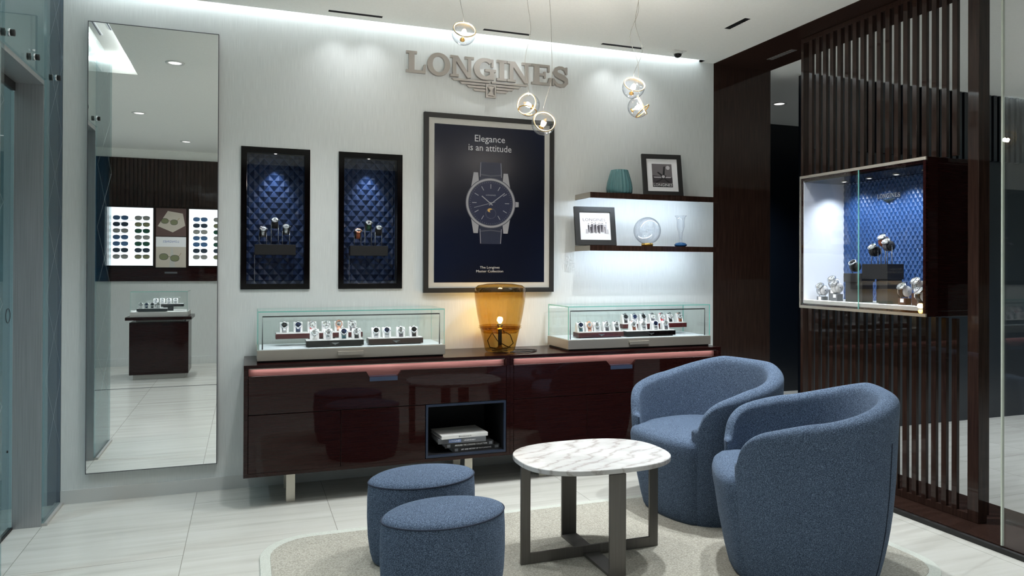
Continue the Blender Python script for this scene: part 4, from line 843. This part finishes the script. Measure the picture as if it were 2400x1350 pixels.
def draw_group(mb, X, w, h, fr, mt):
    L = lambda poly, k, m_: mb.prism(poly, .0001 * k, .0001 * k + .00008, m_, X)
    text_mb(mb, 'LONGINES', .028, X @ Matrix.Translation((-.005, h - fr - .062, .0004)), 'print_grey', .0002, width=.16)
    rnd = random.Random(3)
    for k in range(11):
        x = -.045 + k * .0125 + rnd.uniform(-.003, .003); y = .085 + rnd.uniform(-.004, .006); hh_ = .062 + rnd.uniform(-.008, .012); m_ = rnd.choice(['print_dark', 'print_grey', 'print_light', 'print_dark'])
        L([(x - .005, y), (x - .001, y), (x, y + hh_ * .5), (x + .001, y), (x + .005, y), (x + .006, y + hh_ * .85), (x - .006, y + hh_ * .85)], 1 + k, m_); L(ell(x, y + hh_ * .97, .0035, .0045, 10), 1 + k, 'print_grey')
    for k, x in enumerate((-.07, .075)): L([(x, .08), (x + .02, .08), (x + .018, .11), (x + .002, .11)], 14, 'print_light')
photo('black framed vintage aeroplane poster leaning on the upper shelf', 2.728, -.145, 1.7985, .292, .300, .032, .040, radians(-9), 'charcoal_frame', draw_plane)
photo('dark framed black and white group photograph leaning on the lower shelf', 2.205, -.15, 1.448, .290, .264, .036, .02, radians(-6), 'charcoal_frame', draw_group)
gl = thing('glass_globe', 'clear round glass globe on a brass ribbed foot, on the lower shelf', 'ornament', (2.600, -.15, 1.448))
pf = [(.028, .018)]
for k in range(3, 34): a_ = radians(-90 + 180 * k / 34 * 1.0); pf.append((.094 * cos(a_), .108 + .094 * sin(a_)))
pf.append((0, .202))
MB().lathe(pf, 48, 'crystal').build('globe', None, gl); MB().lathe([(0, 0), (.038, 0), (.038, .02), (.03, .022), (0, .022)], 60, 'gold', ribs=20, ribamp=.04).build('foot', None, gl)
hg = thing('stem_glass', 'tall slender clear glass with a blue glass foot on the lower shelf', 'ornament', (2.868, -.15, 1.448))
MB().lathe([(.042, .218), (.030, .205), (.026, .18), (.026, .14), (.016, .10), (.010, .06), (.012, .03), (.02, .014), (0, .012)], 32, 'crystal').build('bowl', None, hg)
MB().lathe([(0, 0), (.03, 0), (.042, .006), (.044, .016), (.034, .026), (.018, .030), (0, .031)], 32, 'blue_glass').build('foot', None, hg)

# ------------------------------------------------------------------ watches in the showcase
SZ = 1.055 + .0505
pl = thing('display_plinth', 'tall black display plinth in the middle of the lit showcase', 'plinth', (3.355, -1.425, SZ)); ph = 1.326 - SZ
MB().box(-.055, .065, -.088, .088, ph - .085, ph, 'black_matte').build('top_block', None, pl, .001); MB().box(-.045, .06, -.08, -.02, 0, ph - .0852, 'black_matte').box(.045, .06, -.02, .08, 0, ph - .0852, 'black_matte').build('support', None, pl)
pl2 = thing('display_plinth', 'lower black display plinth left of the tall one in the showcase', 'plinth', (3.375, -1.235, SZ)); ph2 = 1.272 - SZ
MB().box(-.05, .05, -.075, .06, ph2 - .05, ph2, 'black_matte').build('top_block', None, pl2, .001); MB().box(-.04, .04, -.07, .055, 0, ph2 - .0502, 'black_matte').build('support', None, pl2)
RZ = radians(-90)
def showwatch(x, y, z, h, lw, ls, strap, dial, case='watch_steel', mat='black_matte', sc_=1.35):
    p_ = pin_stand(h / sc_, ls, (x, y, z), RZ, mat); p_.scale = (sc_,) * 3; w_ = place(PINW, 'pin', (x, y, z + h), RZ, lw, strap, dial, case); w_.scale = (sc_,) * 3
zt = SZ + ph + .0003
showwatch(3.345, -1.385, zt, .072, 'steel watch on black strap, lowest and leftmost of three on the tall showcase plinth', 'short pinned stand at left on the tall showcase plinth', 'black_strap', 'dial_white')
showwatch(3.365, -1.432, zt, .125, 'watch on brown strap, highest on the tall showcase plinth', 'tallest pinned stand on the tall showcase plinth', 'brown_strap', 'dial_white')
showwatch(3.345, -1.480, zt, .100, 'large steel watch, rightmost of three on the tall showcase plinth', 'pinned stand at right on the tall showcase plinth', 'grey_strap', 'dial_white')
showwatch(3.375, -1.215, SZ + ph2 + .0003, .038, 'single dark watch alone on the lower showcase plinth', 'short stand alone on the lower showcase plinth', 'black_strap', 'dial_black')
def block(x, y, h, label, mat='spacer'):
    t = thing('display_block', label, 'display block', (x, y, SZ)); MB().box(-.022, .022, -.024, .024, 0, h, mat).build('body', None, t, .001)
    MB().box(-.0232, -.0222, -.014, .008, h - .022, h - .002, 'paper_white').build('price_card', None, t); return SZ + h + .0003
def cluster(pts, side, mat):
    for (x, y, h, n_, strap) in pts:
        z = block(x, y, h, '%s display block with white card, %s group in the showcase' % (n_, side), mat)
        S_ = 1.5; p_ = pin_stand(.025, 'white round cushion on the %s block, %s showcase group' % (n_, side), (x, y, z), RZ, 'white_leather'); p_.scale = (S_,) * 3
        w_ = place(PINW, 'pin', (x, y, z + .025 * S_), RZ, 'steel watch on white cushion, %s block of the %s showcase group' % (n_, side), strap, 'dial_white'); w_.scale = (S_,) * 3
cluster([(3.345, -.985, .022, 'lowest', 'steel_strap'), (3.365, -1.062, .066, 'tallest', 'steel_strap'), (3.325, -1.125, .042, 'middle', 'white_strap')], 'left', 'spacer')
cluster([(3.345, -1.585, .035, 'middle', 'black_strap'), (3.365, -1.655, .064, 'tallest', 'steel_strap'), (3.315, -1.72, .015, 'lowest', 'black_strap')], 'right', 'brown_wall')

# ------------------------------------------------------------------ rug, footstools, coffee table, armchairs
t = thing('rug', 'beige low pile rug with pale bound edge and rounded corners under the seating', 'rug', (1.48, -1.65, .0))
o_, i_ = rrect(-1.42, 1.39, -.68, .74, .24), rrect(-1.375, 1.345, -.635, .695, .20)
MB().prism(i_, .0005, .009, 'rug_pile').build('pile', None, t); MB().ring(o_, i_, .0005, .008, 'rug_border').build('border', None, t, .002)
RZT = .0095
def footstool(x, y, rz, label):
    t = thing('footstool', label, 'footstool', (x, y, RZT), rz); A, B, H = .246, .172, .352
    def lens(k, n=64):      # plan: an ellipse drawn slightly to a point at its two ends
        a = 2 * pi * k / n; return (A * cos(a) * (1 + .02 * abs(cos(a)) ** 8), B * math.copysign(abs(sin(a)) ** 1.08, sin(a)))
    n = 64; prof = [(.0, .86), (.012, .90), (.05, .945), (.12, .985), (.2, 1.0), (.28, .998), (.335, .985), (.348, .978)]
    vs = []; fs = []
    for z, s_ in prof:
        for k in range(n): x_, y_ = lens(k); vs.append((x_ * s_, y_ * s_, z))
    for i in range(len(prof) - 1):
        for k in range(n): fs.append((i * n + k, i * n + (k + 1) % n, (i + 1) * n + (k + 1) % n, (i + 1) * n + k))
    fs.append(tuple(range(n - 1, -1, -1)))
    MB().add(vs, fs, 'blue_wool', True).build('body', None, t)
    vs = []; fs = []; top = [(.349, .975), (.357, .955), (.364, .90), (.371, .76), (.376, .55), (.379, .3), (.380, .08)]
    for z, s_ in top:
        for k in range(n): x_, y_ = lens(k); vs.append((x_ * s_, y_ * s_, z))
    for i in range(len(top) - 1):
        for k in range(n): fs.append((i * n + k, i * n + (k + 1) % n, (i + 1) * n + (k + 1) % n, (i + 1) * n + k))
    fs.append(tuple((len(top) - 1) * n + k for k in range(n)))
    MB().add(vs, fs, 'blue_wool', True).build('cushion_top', None, t)
    MB().tube([(lens(k)[0] * .982, lens(k)[1] * .982, .3485) for k in range(n)] + [(lens(0)[0] * .982, lens(0)[1] * .982, .3485)], .0032, 6, 'seam_thread').build('piping', None, t)
footstool(.745, -1.355, radians(8), 'oval blue wool footstool, the rear one nearer the sideboard')
footstool(.715, -1.855, radians(8), 'oval blue wool footstool, the front one nearest the viewer')

t = thing('coffee_table', 'small oval white marble coffee table on bronze metal frame in the middle of the rug', 'table', (1.462, -1.605, RZT))
MB().prism(ell(0, 0, .352, .262, 72, 2.6), .433, .455, 'marble').build('tabletop', None, t, .004, seg=3)
MB().prism(ell(0, 0, .30, .21, 48, 2.5), .428, .4328, 'bronze_metal').build('under_plate', None, t)
for s_ in (-1, 1):
    MB().box(s_ * .318 - .022, s_ * .318 + .022, -.006, .006, .0, .428, 'bronze_metal').build('leg', None, t, .001)
    MB().box(-.038, .038, s_ * .245 - .006, s_ * .245 + .006, .0, .428, 'bronze_metal').build('leg', None, t, .001)
MB().box(-.296, -.0385, -.006, .006, 0, .046, 'bronze_metal').box(.0385, .296, -.006, .006, 0, .046, 'bronze_metal').box(-.038, .038, -.238, .238, 0, .012, 'bronze_metal').box(-.038, .038, -.0055, .0055, .0125, .046, 'bronze_metal').build('cross_rail', None, t, .001)

def sstep(x, a, b): u = min(max((x - a) / (b - a), 0), 1); return u * u * (3 - 2 * u)
def armchair(x, y, rz, label):
    t = thing('armchair', label, 'armchair', (x, y, RZT), rz); A, B, TH, HB = .378, .362, .080, .785
    def plan(a, s_=1.0):   # a = 0 at the back (+y)
        c, s = cos(a), sin(a); p = 2.55
        return (A * s_ * math.copysign(abs(s) ** (2 / p), s), B * s_ * math.copysign(abs(c) ** (2 / p), c))
    def taper(z):
        pts = [(0, .79), (.03, .815), (.12, .875), (.25, .935), (.4, .975), (.55, .995), (.8, 1.02)]
        for (z0, v0), (z1, v1) in zip(pts, pts[1:]):
            if z <= z1: return v0 + (v1 - v0) * (z - z0) / (z1 - z0)
        return pts[-1][1]
    T = radians(142); N = 84
    def rim(a):
        d = abs(math.degrees(a)); h = HB - .145 * (max(0, d - 22) / 98) ** 1.1
        d2 = (d - 116) / 26
        if d2 > 0: h = h - .105 * (1 - math.sqrt(max(0, 1 - min(d2, 1) ** 2.2)))
        return h
    vs = []; fs = []; ringn = 0
    for i in range(N + 1):
        a = -T + 2 * T * i / N; h = rim(a); row_ = []; th = TH * (1 - .42 * sstep(abs(math.degrees(a)), 90, 140))
        zs = [0, .015, .06, .14, .24, .34, .42] ; top0 = h - th * .5
        zs = [z for z in zs if z < top0 - .03] + [top0 - .015]
        while len(zs) < 8: zs.insert(-1, (zs[-2] + zs[-1]) / 2)
        for z in zs: x_, y_ = plan(a, taper(z)); row_.append((x_, y_, z))
        sc_ = taper(top0)
        for k in range(0, 9):
            b = pi * k / 8; inset = th * .5 * (1 - cos(b)); zz = top0 + th * .5 * sin(b) * .95
            f_ = 1 - inset / ((A + B) / 2)
            x_, y_ = plan(a, sc_ * f_); row_.append((x_, y_, zz))
        fi = 1 - th / ((A + B) / 2)
        for q in (.33, .66, 1.0):
            z = top0 + (.34 - top0) * q; f2 = fi - .035 * q
            x_, y_ = plan(a, sc_ * f2); row_.append((x_, y_, z))
        ringn = len(row_); vs += row_
    for i in range(N):
        for k in range(ringn - 1):
            o = i * ringn + k; fs.append((o, o + 1, o + ringn + 1, o + ringn))
    # rounded arm fronts
    for end in (0, N):
        base = [Vector(v) for v in vs[end * ringn:(end + 1) * ringn]]
        nb = [Vector(v) for v in vs[(1 if end == 0 else N - 1) * ringn:][:ringn]]
        prev = end * ringn; mid_xy = [(base[k] + base[-1 - k]) / 2 for k in range(ringn)]
        for (sh, push) in ((.90, .010), (.66, .024), (.36, .033), (.05, .036)):
            start = len(vs)
            for k in range(ringn):
                c0 = base[k]; zc = min(c0.z, rim(T) - th * .5)
                cen = Vector(((base[7].x + base[-1].x) / 2, (base[7].y + base[-1].y) / 2, 0)) ; tk = taper(zc) / taper(rim(T)) ; cen = Vector((cen.x * tk, cen.y * tk, zc))
                d_ = Vector((base[7].x - nb[7].x, base[7].y - nb[7].y, 0)).normalized()
                p = cen + (c0 - cen) * sh + d_ * push
                vs.append(p)
            for k in range(ringn - 1): fs.append((prev + k, prev + k + 1, start + k + 1, start + k))
            prev = start
    mb = MB().add(vs, fs, 'blue_wool', True)
    o = mb.build('shell', None, t); sm = o.modifiers.new('sub', 'SUBSURF'); sm.levels = 1; sm.render_levels = 1
    # seat block and cushion
    n = 72; prof = [(0, .78), (.02, .81), (.08, .85), (.2, .915), (.3, .955), (.36, .985), (.395, .99), (.418, .975), (.432, .93), (.440, .85), (.445, .7), (.448, .4), (.449, .08)]
    vs = []; fs = []
    for z, s_ in prof:
        for k in range(n):
            a = 2 * pi * k / n; d = abs(math.degrees(a if a < pi else a - 2 * pi)); f = .86 + .165 * sstep(d, 128, 150)
            x_, y_ = plan(a, s_ * f); vs.append((x_, y_, z))
    for i in range(len(prof) - 1):
        for k in range(n): fs.append((i * n + k, i * n + (k + 1) % n, (i + 1) * n + (k + 1) % n, (i + 1) * n + k))
    fs.append(tuple(range(n - 1, -1, -1))); fs.append(tuple((len(prof) - 1) * n + k for k in range(n)))
    MB().add(vs, fs, 'blue_wool', True).build('seat', None, t)
    for a in (radians(42), radians(-42)):
        MB().tube([(*(Vector(plan(a, taper(z))) * 1.002), z) for z in [.01 + .05 * q for q in range(13)]], .0016, 5, 'seam_thread').build('seam', None, t)
    MB().prism(ell(0, 0, .2, .2, 32), -.0003, .0, 'black_matte').build('glide_base', None, t)
armchair(2.33, -1.215, radians(-80), 'blue wool tub armchair by the sideboard, the rear one facing the table')
armchair(2.26, -2.02, radians(-121), 'blue wool tub armchair seen from behind, the front one at right')

# ------------------------------------------------------------------ glass bubble pendants
def pendant(x, y, z, tilt, wires, label, two=False, r=.056):
    t = thing('pendant_light', label, 'pendant light', (x, y, z)); R = Vector(tilt).normalized().to_track_quat('Z', 'Y').to_matrix().to_4x4()
    pf = [(r * cos(radians(a)), r * sin(radians(a))) for a in range(22, -90, -8)] + [(0, -r)]
    MB().lathe(pf, 40, 'crystal', X=R).build('glass_bubble', None, t)
    MB().torus(r * cos(radians(22)), .0032, 40, 8, 'champagne_ring', X=R @ Matrix.Translation((0, 0, r * sin(radians(22))))).build('rim', None, t)
    if two: MB().torus(r * .80, .0028, 36, 8, 'gold', X=R @ Matrix.Rotation(radians(75), 4, 'X') @ Matrix.Translation((0, 0, r * .55))).build('rim', None, t)
    sk = MB().lathe([(0, .012), (.006, .012), (.006, -.002), (.012, -.004), (.012, -.010), (0, -.010)], 16, 'gold', X=R @ Matrix.Translation((0, 0, -r * .55))).build('socket', None, t)
    MB().lathe([(.004, 0), (.009, .006), (.010, .014), (.006, .021), (0, .023)], 16, 'bulb_pendant', X=R @ Matrix.Translation((0, 0, -r * .35))).build('bulb', None, sk)
    pts = [(0, 0, 0)] + []
    top = CEIL - z
    P = []
    for k in range(25):
        u = k / 24; s_ = u * len(wires); i = min(int(s_), len(wires) - 1); fr = s_ - i
        fr = fr * fr * (3 - 2 * fr); w0 = 0 if i == 0 else wires[i - 1]; P.append((w0 + (wires[i] - w0) * fr, .0, r * .9 + (top - r * .9 - .004) * u))
    MB().tube(P, .0011, 6, 'satin_nickel').build('cord', None, t)
    MB().lathe([(.03, 0), (.03, -.008), (.004, -.012), (0, -.012)], 20, 'white_plastic', X=Matrix.Translation((wires[-1], 0, top))).build('canopy', None, t)
    lamp('pendant_bulb', 'POINT', (x, y, z), 6.5, (1, .93, .84), shadow_soft_size=.012)
pendant(.945, -1.30, 2.389, (-.05, -.78, .55), [-.02, .015, .0], 'clear glass bubble pendant with gold rim, hanging alone at left')
pendant(1.309, -1.20, 2.104, (-.75, -.6, .1), [-.02, .01, -.01, .02], 'clear glass bubble pendant with two gold rings, upper one of the middle pair', True)
pendant(1.326, -1.35, 1.985, (-.1, -.9, .30), [.045, .04, .03, .03], 'clear glass bubble pendant with pale rim, lower one of the middle pair, before the poster')
pendant(1.812, -1.35, 2.200, (-.15, -.8, .62), [.05, .01, .03, .04], 'clear glass bubble pendant with bright rim, upper one of the right pair')
pendant(1.915, -1.22, 2.138, (.72, -.45, .45), [.0, -.05, .0, -.01], 'clear glass bubble pendant with gold rings, lower one of the right pair', True)

# ------------------------------------------------------------------ seen in the mirror: counter, eyewear panels
t = thing('display_counter', 'square dark wood display counter with overhanging top, seen in the mirror', 'counter', (-.94, -4.98, 0))
MB().box(-.27, .27, -.22, .22, 0, .058, 'case_grey').build('plinth', None, t)
MB().box(-.305, .31, -.25, .26, .0585, .655, 'cabinet_wood').build('body', None, t, .001); MB().box(-.24, .25, -.2, .21, .6555, .68, 'case_grey').build('shadow_gap', None, t)
MB().box(-.345, .345, -.28, .29, .6805, .715, 'cabinet_wood').build('top', None, t, .001)
t2 = thing('glass_case', 'small square glass watch case on the dark counter, seen in the mirror', 'glass case', (-.94, -4.98, .7155))
MB().box(-.30, .30, -.24, .25, 0, .055, 'case_grey').build('base', None, t2, .001)
for a in ((-.295, .295, .24, .245), (-.295, .295, -.235, -.23)): MB().box(*a, .0555, .285, 'case_glass').build('glass_wall', None, t2)
for a in ((-.295, -.29, -.2295, .2395), (.29, .295, -.2295, .2395)): MB().box(*a, .0555, .285, 'case_glass').build('glass_wall', None, t2)
MB().box(-.295, .295, -.235, .245, .2855, .291, 'case_glass').build('glass_lid', None, t2)
e = MB().box(-.297, .297, .2455, .247, .2855, .291, 'glass_edge').box(-.297, -.2955, -.235, .245, .2855, .291, 'glass_edge').box(.2955, .297, -.235, .245, .2855, .291, 'glass_edge').box(-.297, -.2955, .2405, .247, .0555, .285, 'glass_edge').box(.2955, .297, .2405, .247, .0555, .285, 'glass_edge').build('glass_rim', None, t2)
lamp('counter_case_light', 'AREA', (-.94, -4.98, .99), 2.0, (.9, .95, 1), rot=(0, 0, 0), shape='RECTANGLE', size=.5, size_y=.02)
cz = .7155 + .0553
k0 = tray(-1.18, -.86, -4.87, cz, 'black watch tray in the mirrored counter case, at the left', 0, 'black_matte', False)
for k, x in enumerate((-1.14, -1.08, -1.02, -.96)):
    dup(STAND, (x, -4.83, k0 + .0002), pi, 'white watch cushion, mirrored counter case, number %s on the front tray' % 'one two three four'.split()[k], 'white watch cushions'); place(WATCH, 'flat', (x, -4.83, k0 + .0004), pi, '%s in the mirrored counter case, number %s on the front tray' % (['white watch', 'blue watch', 'black watch', 'steel watch'][k], 'one two three four'.split()[k]), *[('white_strap', 'dial_white'), ('navy_strap', 'dial_blue'), ('black_strap', 'dial_black'), ('steel_strap', 'dial_white')][k])
k0 = tray(-1.05, -.70, -5.02, cz, 'raised black watch tray in the mirrored counter case', .05, 'black_matte', False)
for k, x in enumerate((-1.0, -.93, -.86, -.79)):
    dup(STAND, (x, -4.98, k0 + .0002), pi, 'white watch cushion on the raised tray of the mirrored counter case, number %s' % 'one two three four'.split()[k], 'white watch cushions'); place(WATCH, 'flat', (x, -4.98, k0 + .0004), pi, 'steel watch on the raised tray, mirrored counter case, number %s' % 'one two three four'.split()[k], 'steel_strap', 'dial_white')
struct('trim_floor_border', MB().box(-1.6, .4, -4.13, -4.115, .0002, .003, 'spacer'))
def specs():
    r = thing('sunglasses', 'sunglasses', 'sunglasses')
    for s_ in (-1, 1): MB().prism(ell(s_ * .036, 0, .032, .025, 20, 2.4), 0, .003, 'lens_blue', wallX(0, 0, 0) @ Matrix.Diagonal((1, 1, -1, 1))).build('lens', None, r)
    MB().ribbon([(-.012, .008), (0, .011), (.012, .008)], .003, 0, .004, 'hand_dark', wallX(0, 0, 0) @ Matrix.Diagonal((1, 1, -1, 1))).ribbon([(-.062, .016), (-.03, .021), (0, .016), (.03, .021), (.062, .016)], .003, 0, .004, 'hand_dark', wallX(0, 0, 0) @ Matrix.Diagonal((1, 1, -1, 1))).build('frame', None, r)
    for s_ in (-1, 1): MB().box(s_ * .061 - .0015, s_ * .061 + .0015, -.045, .003, .012, .018, 'hand_dark').build('temple', None, r)
    r.scale = (1.3, 1.0, 1.15); return r
SPEC = specs(); spec_used = False
FYB = YB + .002
def eyepanel(x0, x1, label, cols, where):
    global spec_used
    t = thing('lit_display_panel', label, 'display panel', ((x0 + x1) / 2, FYB, 1.295)); w = (x1 - x0) / 2
    MB().box(-w, w, 0, .03, 0, .765, 'black_matte').build('backing', None, t)
    MB().box(-w + .008, w - .008, .0302, .034, .008, .757, 'lightbox_white').build('lit_panel', None, t)
    lens = ['lens_blue', 'lens_dark', 'lens_grey', 'lens_blue', 'lens_blue', 'lens_dark', 'lens_grey', 'lens_grey', 'lens_olive', 'lens_green', 'lens_grey', 'lens_green', 'lens_dark', 'lens_olive']
    nm = 'top second third fourth fifth sixth bottom'.split()
    m = MB()
    for r in range(7): m.box(-w + .03, w - .03, .0341, .040, .09 + r * .083, .092 + r * .083, 'case_grey')
    m.build('ledge', None, t)
    for c, (dx, cn) in enumerate(cols):
        for r in range(7):
            loc = ((x0 + x1) / 2 + dx, FYB + .085, 1.295 + .62 - r * .083); lb = '%s sunglasses, %s row, %s column of the %s' % ({'lens_blue': 'blue lensed', 'lens_dark': 'dark lensed', 'lens_grey': 'grey lensed', 'lens_green': 'green lensed', 'lens_olive': 'olive lensed'}[lens[(c * 7 + r) % 14]], nm[r], cn, where)
            if not spec_used:
                spec_used = True; SPEC.location = loc; SPEC['label'] = lb; SPEC['group'] = 'sunglasses on the lit panels'
            else: dup(SPEC, loc, 0, lb, 'sunglasses on the lit panels', {'lens': lens[(c * 7 + r) % 14]})
eyepanel(-1.665, -1.14, 'white lit eyewear panel at the left of the mirror reflection', [(-.115, 'left'), (.135, 'right')], 'left mirror panel')
eyepanel(-.727, -.20, 'white lit eyewear panel at the right of the mirror reflection', [(-.115, 'left'), (.135, 'right')], 'right mirror panel')
t = thing('eyewear_poster', 'upper eyewear photo panel between the lit displays in the mirror', 'poster', (-.935, FYB, 1.69))
XM = Matrix(((1, 0, 0, 0), (0, 0, 1, .0262), (0, 1, 0, 0), (0, 0, 0, 1)))
def sung(mb, cx, cy, s_, k=3):
    for q in (-1, 1): mb.prism(ell(cx + q * .055 * s_, cy - q * .008 * s_, .045 * s_, .036 * s_, 24, 2.3), .0002 * k, .0002 * k + .0001, 'hand_dark', XM); mb.prism(ell(cx + q * .055 * s_, cy - q * .008 * s_, .041 * s_, .032 * s_, 24, 2.3), .0002 * (k + 1), .0002 * (k + 1) + .0001, 'lens_olive', XM)
    mb.ribbon([(cx - .012 * s_, cy + .012), (cx + .012 * s_, cy + .01)], .005, .0002 * k, .0002 * k + .0001, 'gold', XM); mb.ribbon([(cx + .09 * s_, cy + .01), (cx + .12 * s_, cy + .05 * s_)], .004, .0002 * k, .0002 * k + .0001, 'gold', XM)
MB().box(-.18, .18, 0, .026, 0, .365, 'poster_brown').build('panel', None, t)
mb = MB(); mb.prism([(-.16, .13), (.02, .05), (.17, .14), (.14, .30), (-.04, .33)], .0001, .0002, 'poster_beige', XM); sung(mb, -.02, .19, 1.0); mb.build('print', None, t)
t = thing('eyewear_poster', 'lower eyewear photo panel with small heading in the mirror', 'poster', (-.935, FYB, 1.28))
MB().box(-.18, .18, 0, .026, 0, .40, 'poster_beige').build('panel', None, t)
mb = MB().prism([(-.18, .27), (.18, .27), (.18, .40), (-.18, .40)], .0001, .0002, 'paper_white', XM); mb.prism([(-.02, .0), (.0, .26), (.02, .26), (.05, 0)], .0001, .0002, 'mat_board', XM); sung(mb, -.02, .13, 1.2)
text_mb(mb, 'LONGINES', .04, Matrix(((-1, 0, 0, 0), (0, 0, 1, .0267), (0, 1, 0, .325), (0, 0, 0, 1))), 'book_label', .0002, width=.19)
mb.build('print', None, t)
struct('trim_panel_rail', MB().box(-1.66, 3.2, YB + .001, YB + .018, 1.10, 1.275, 'cabinet_wood'))
t = thing('lower_label', 'small grey plate on the dark rail under the eyewear posters in the mirror', 'sign', (-.935, YB + .0185, 1.20)); MB().box(-.075, .075, 0, .003, 0, .022, 'spacer').build('plate', None, t)

# ------------------------------------------------------------------ groups of like things
GROUPS = {'armchair': 'tub armchairs on the rug', 'footstool': 'oval footstools on the rug', 'sideboard': 'pair of sideboards along the wall', 'wall_shelf': 'floating wall shelves', 'book': 'books in the sideboard niche', 'pendant_light': 'glass bubble pendants', 'downlight': 'round ceiling downlights', 'ceiling_slot_light': 'slot lights along the wall', 'display_niche': 'wall display niches', 'display_tray': 'watch display trays', 'watch_stand': 'pinned watch stands', 'display_block': 'showcase display blocks', 'lit_display_panel': 'lit eyewear panels', 'glass_standoff': 'standoffs on the left glass', 'picture_frame': 'framed pictures on the shelves'}
for o in list(scene.objects):
    if o.parent is None and o.get('label') and not o.get('group'):
        k = o.name.split('.')[0]
        if k in GROUPS: o['group'] = GROUPS[k]
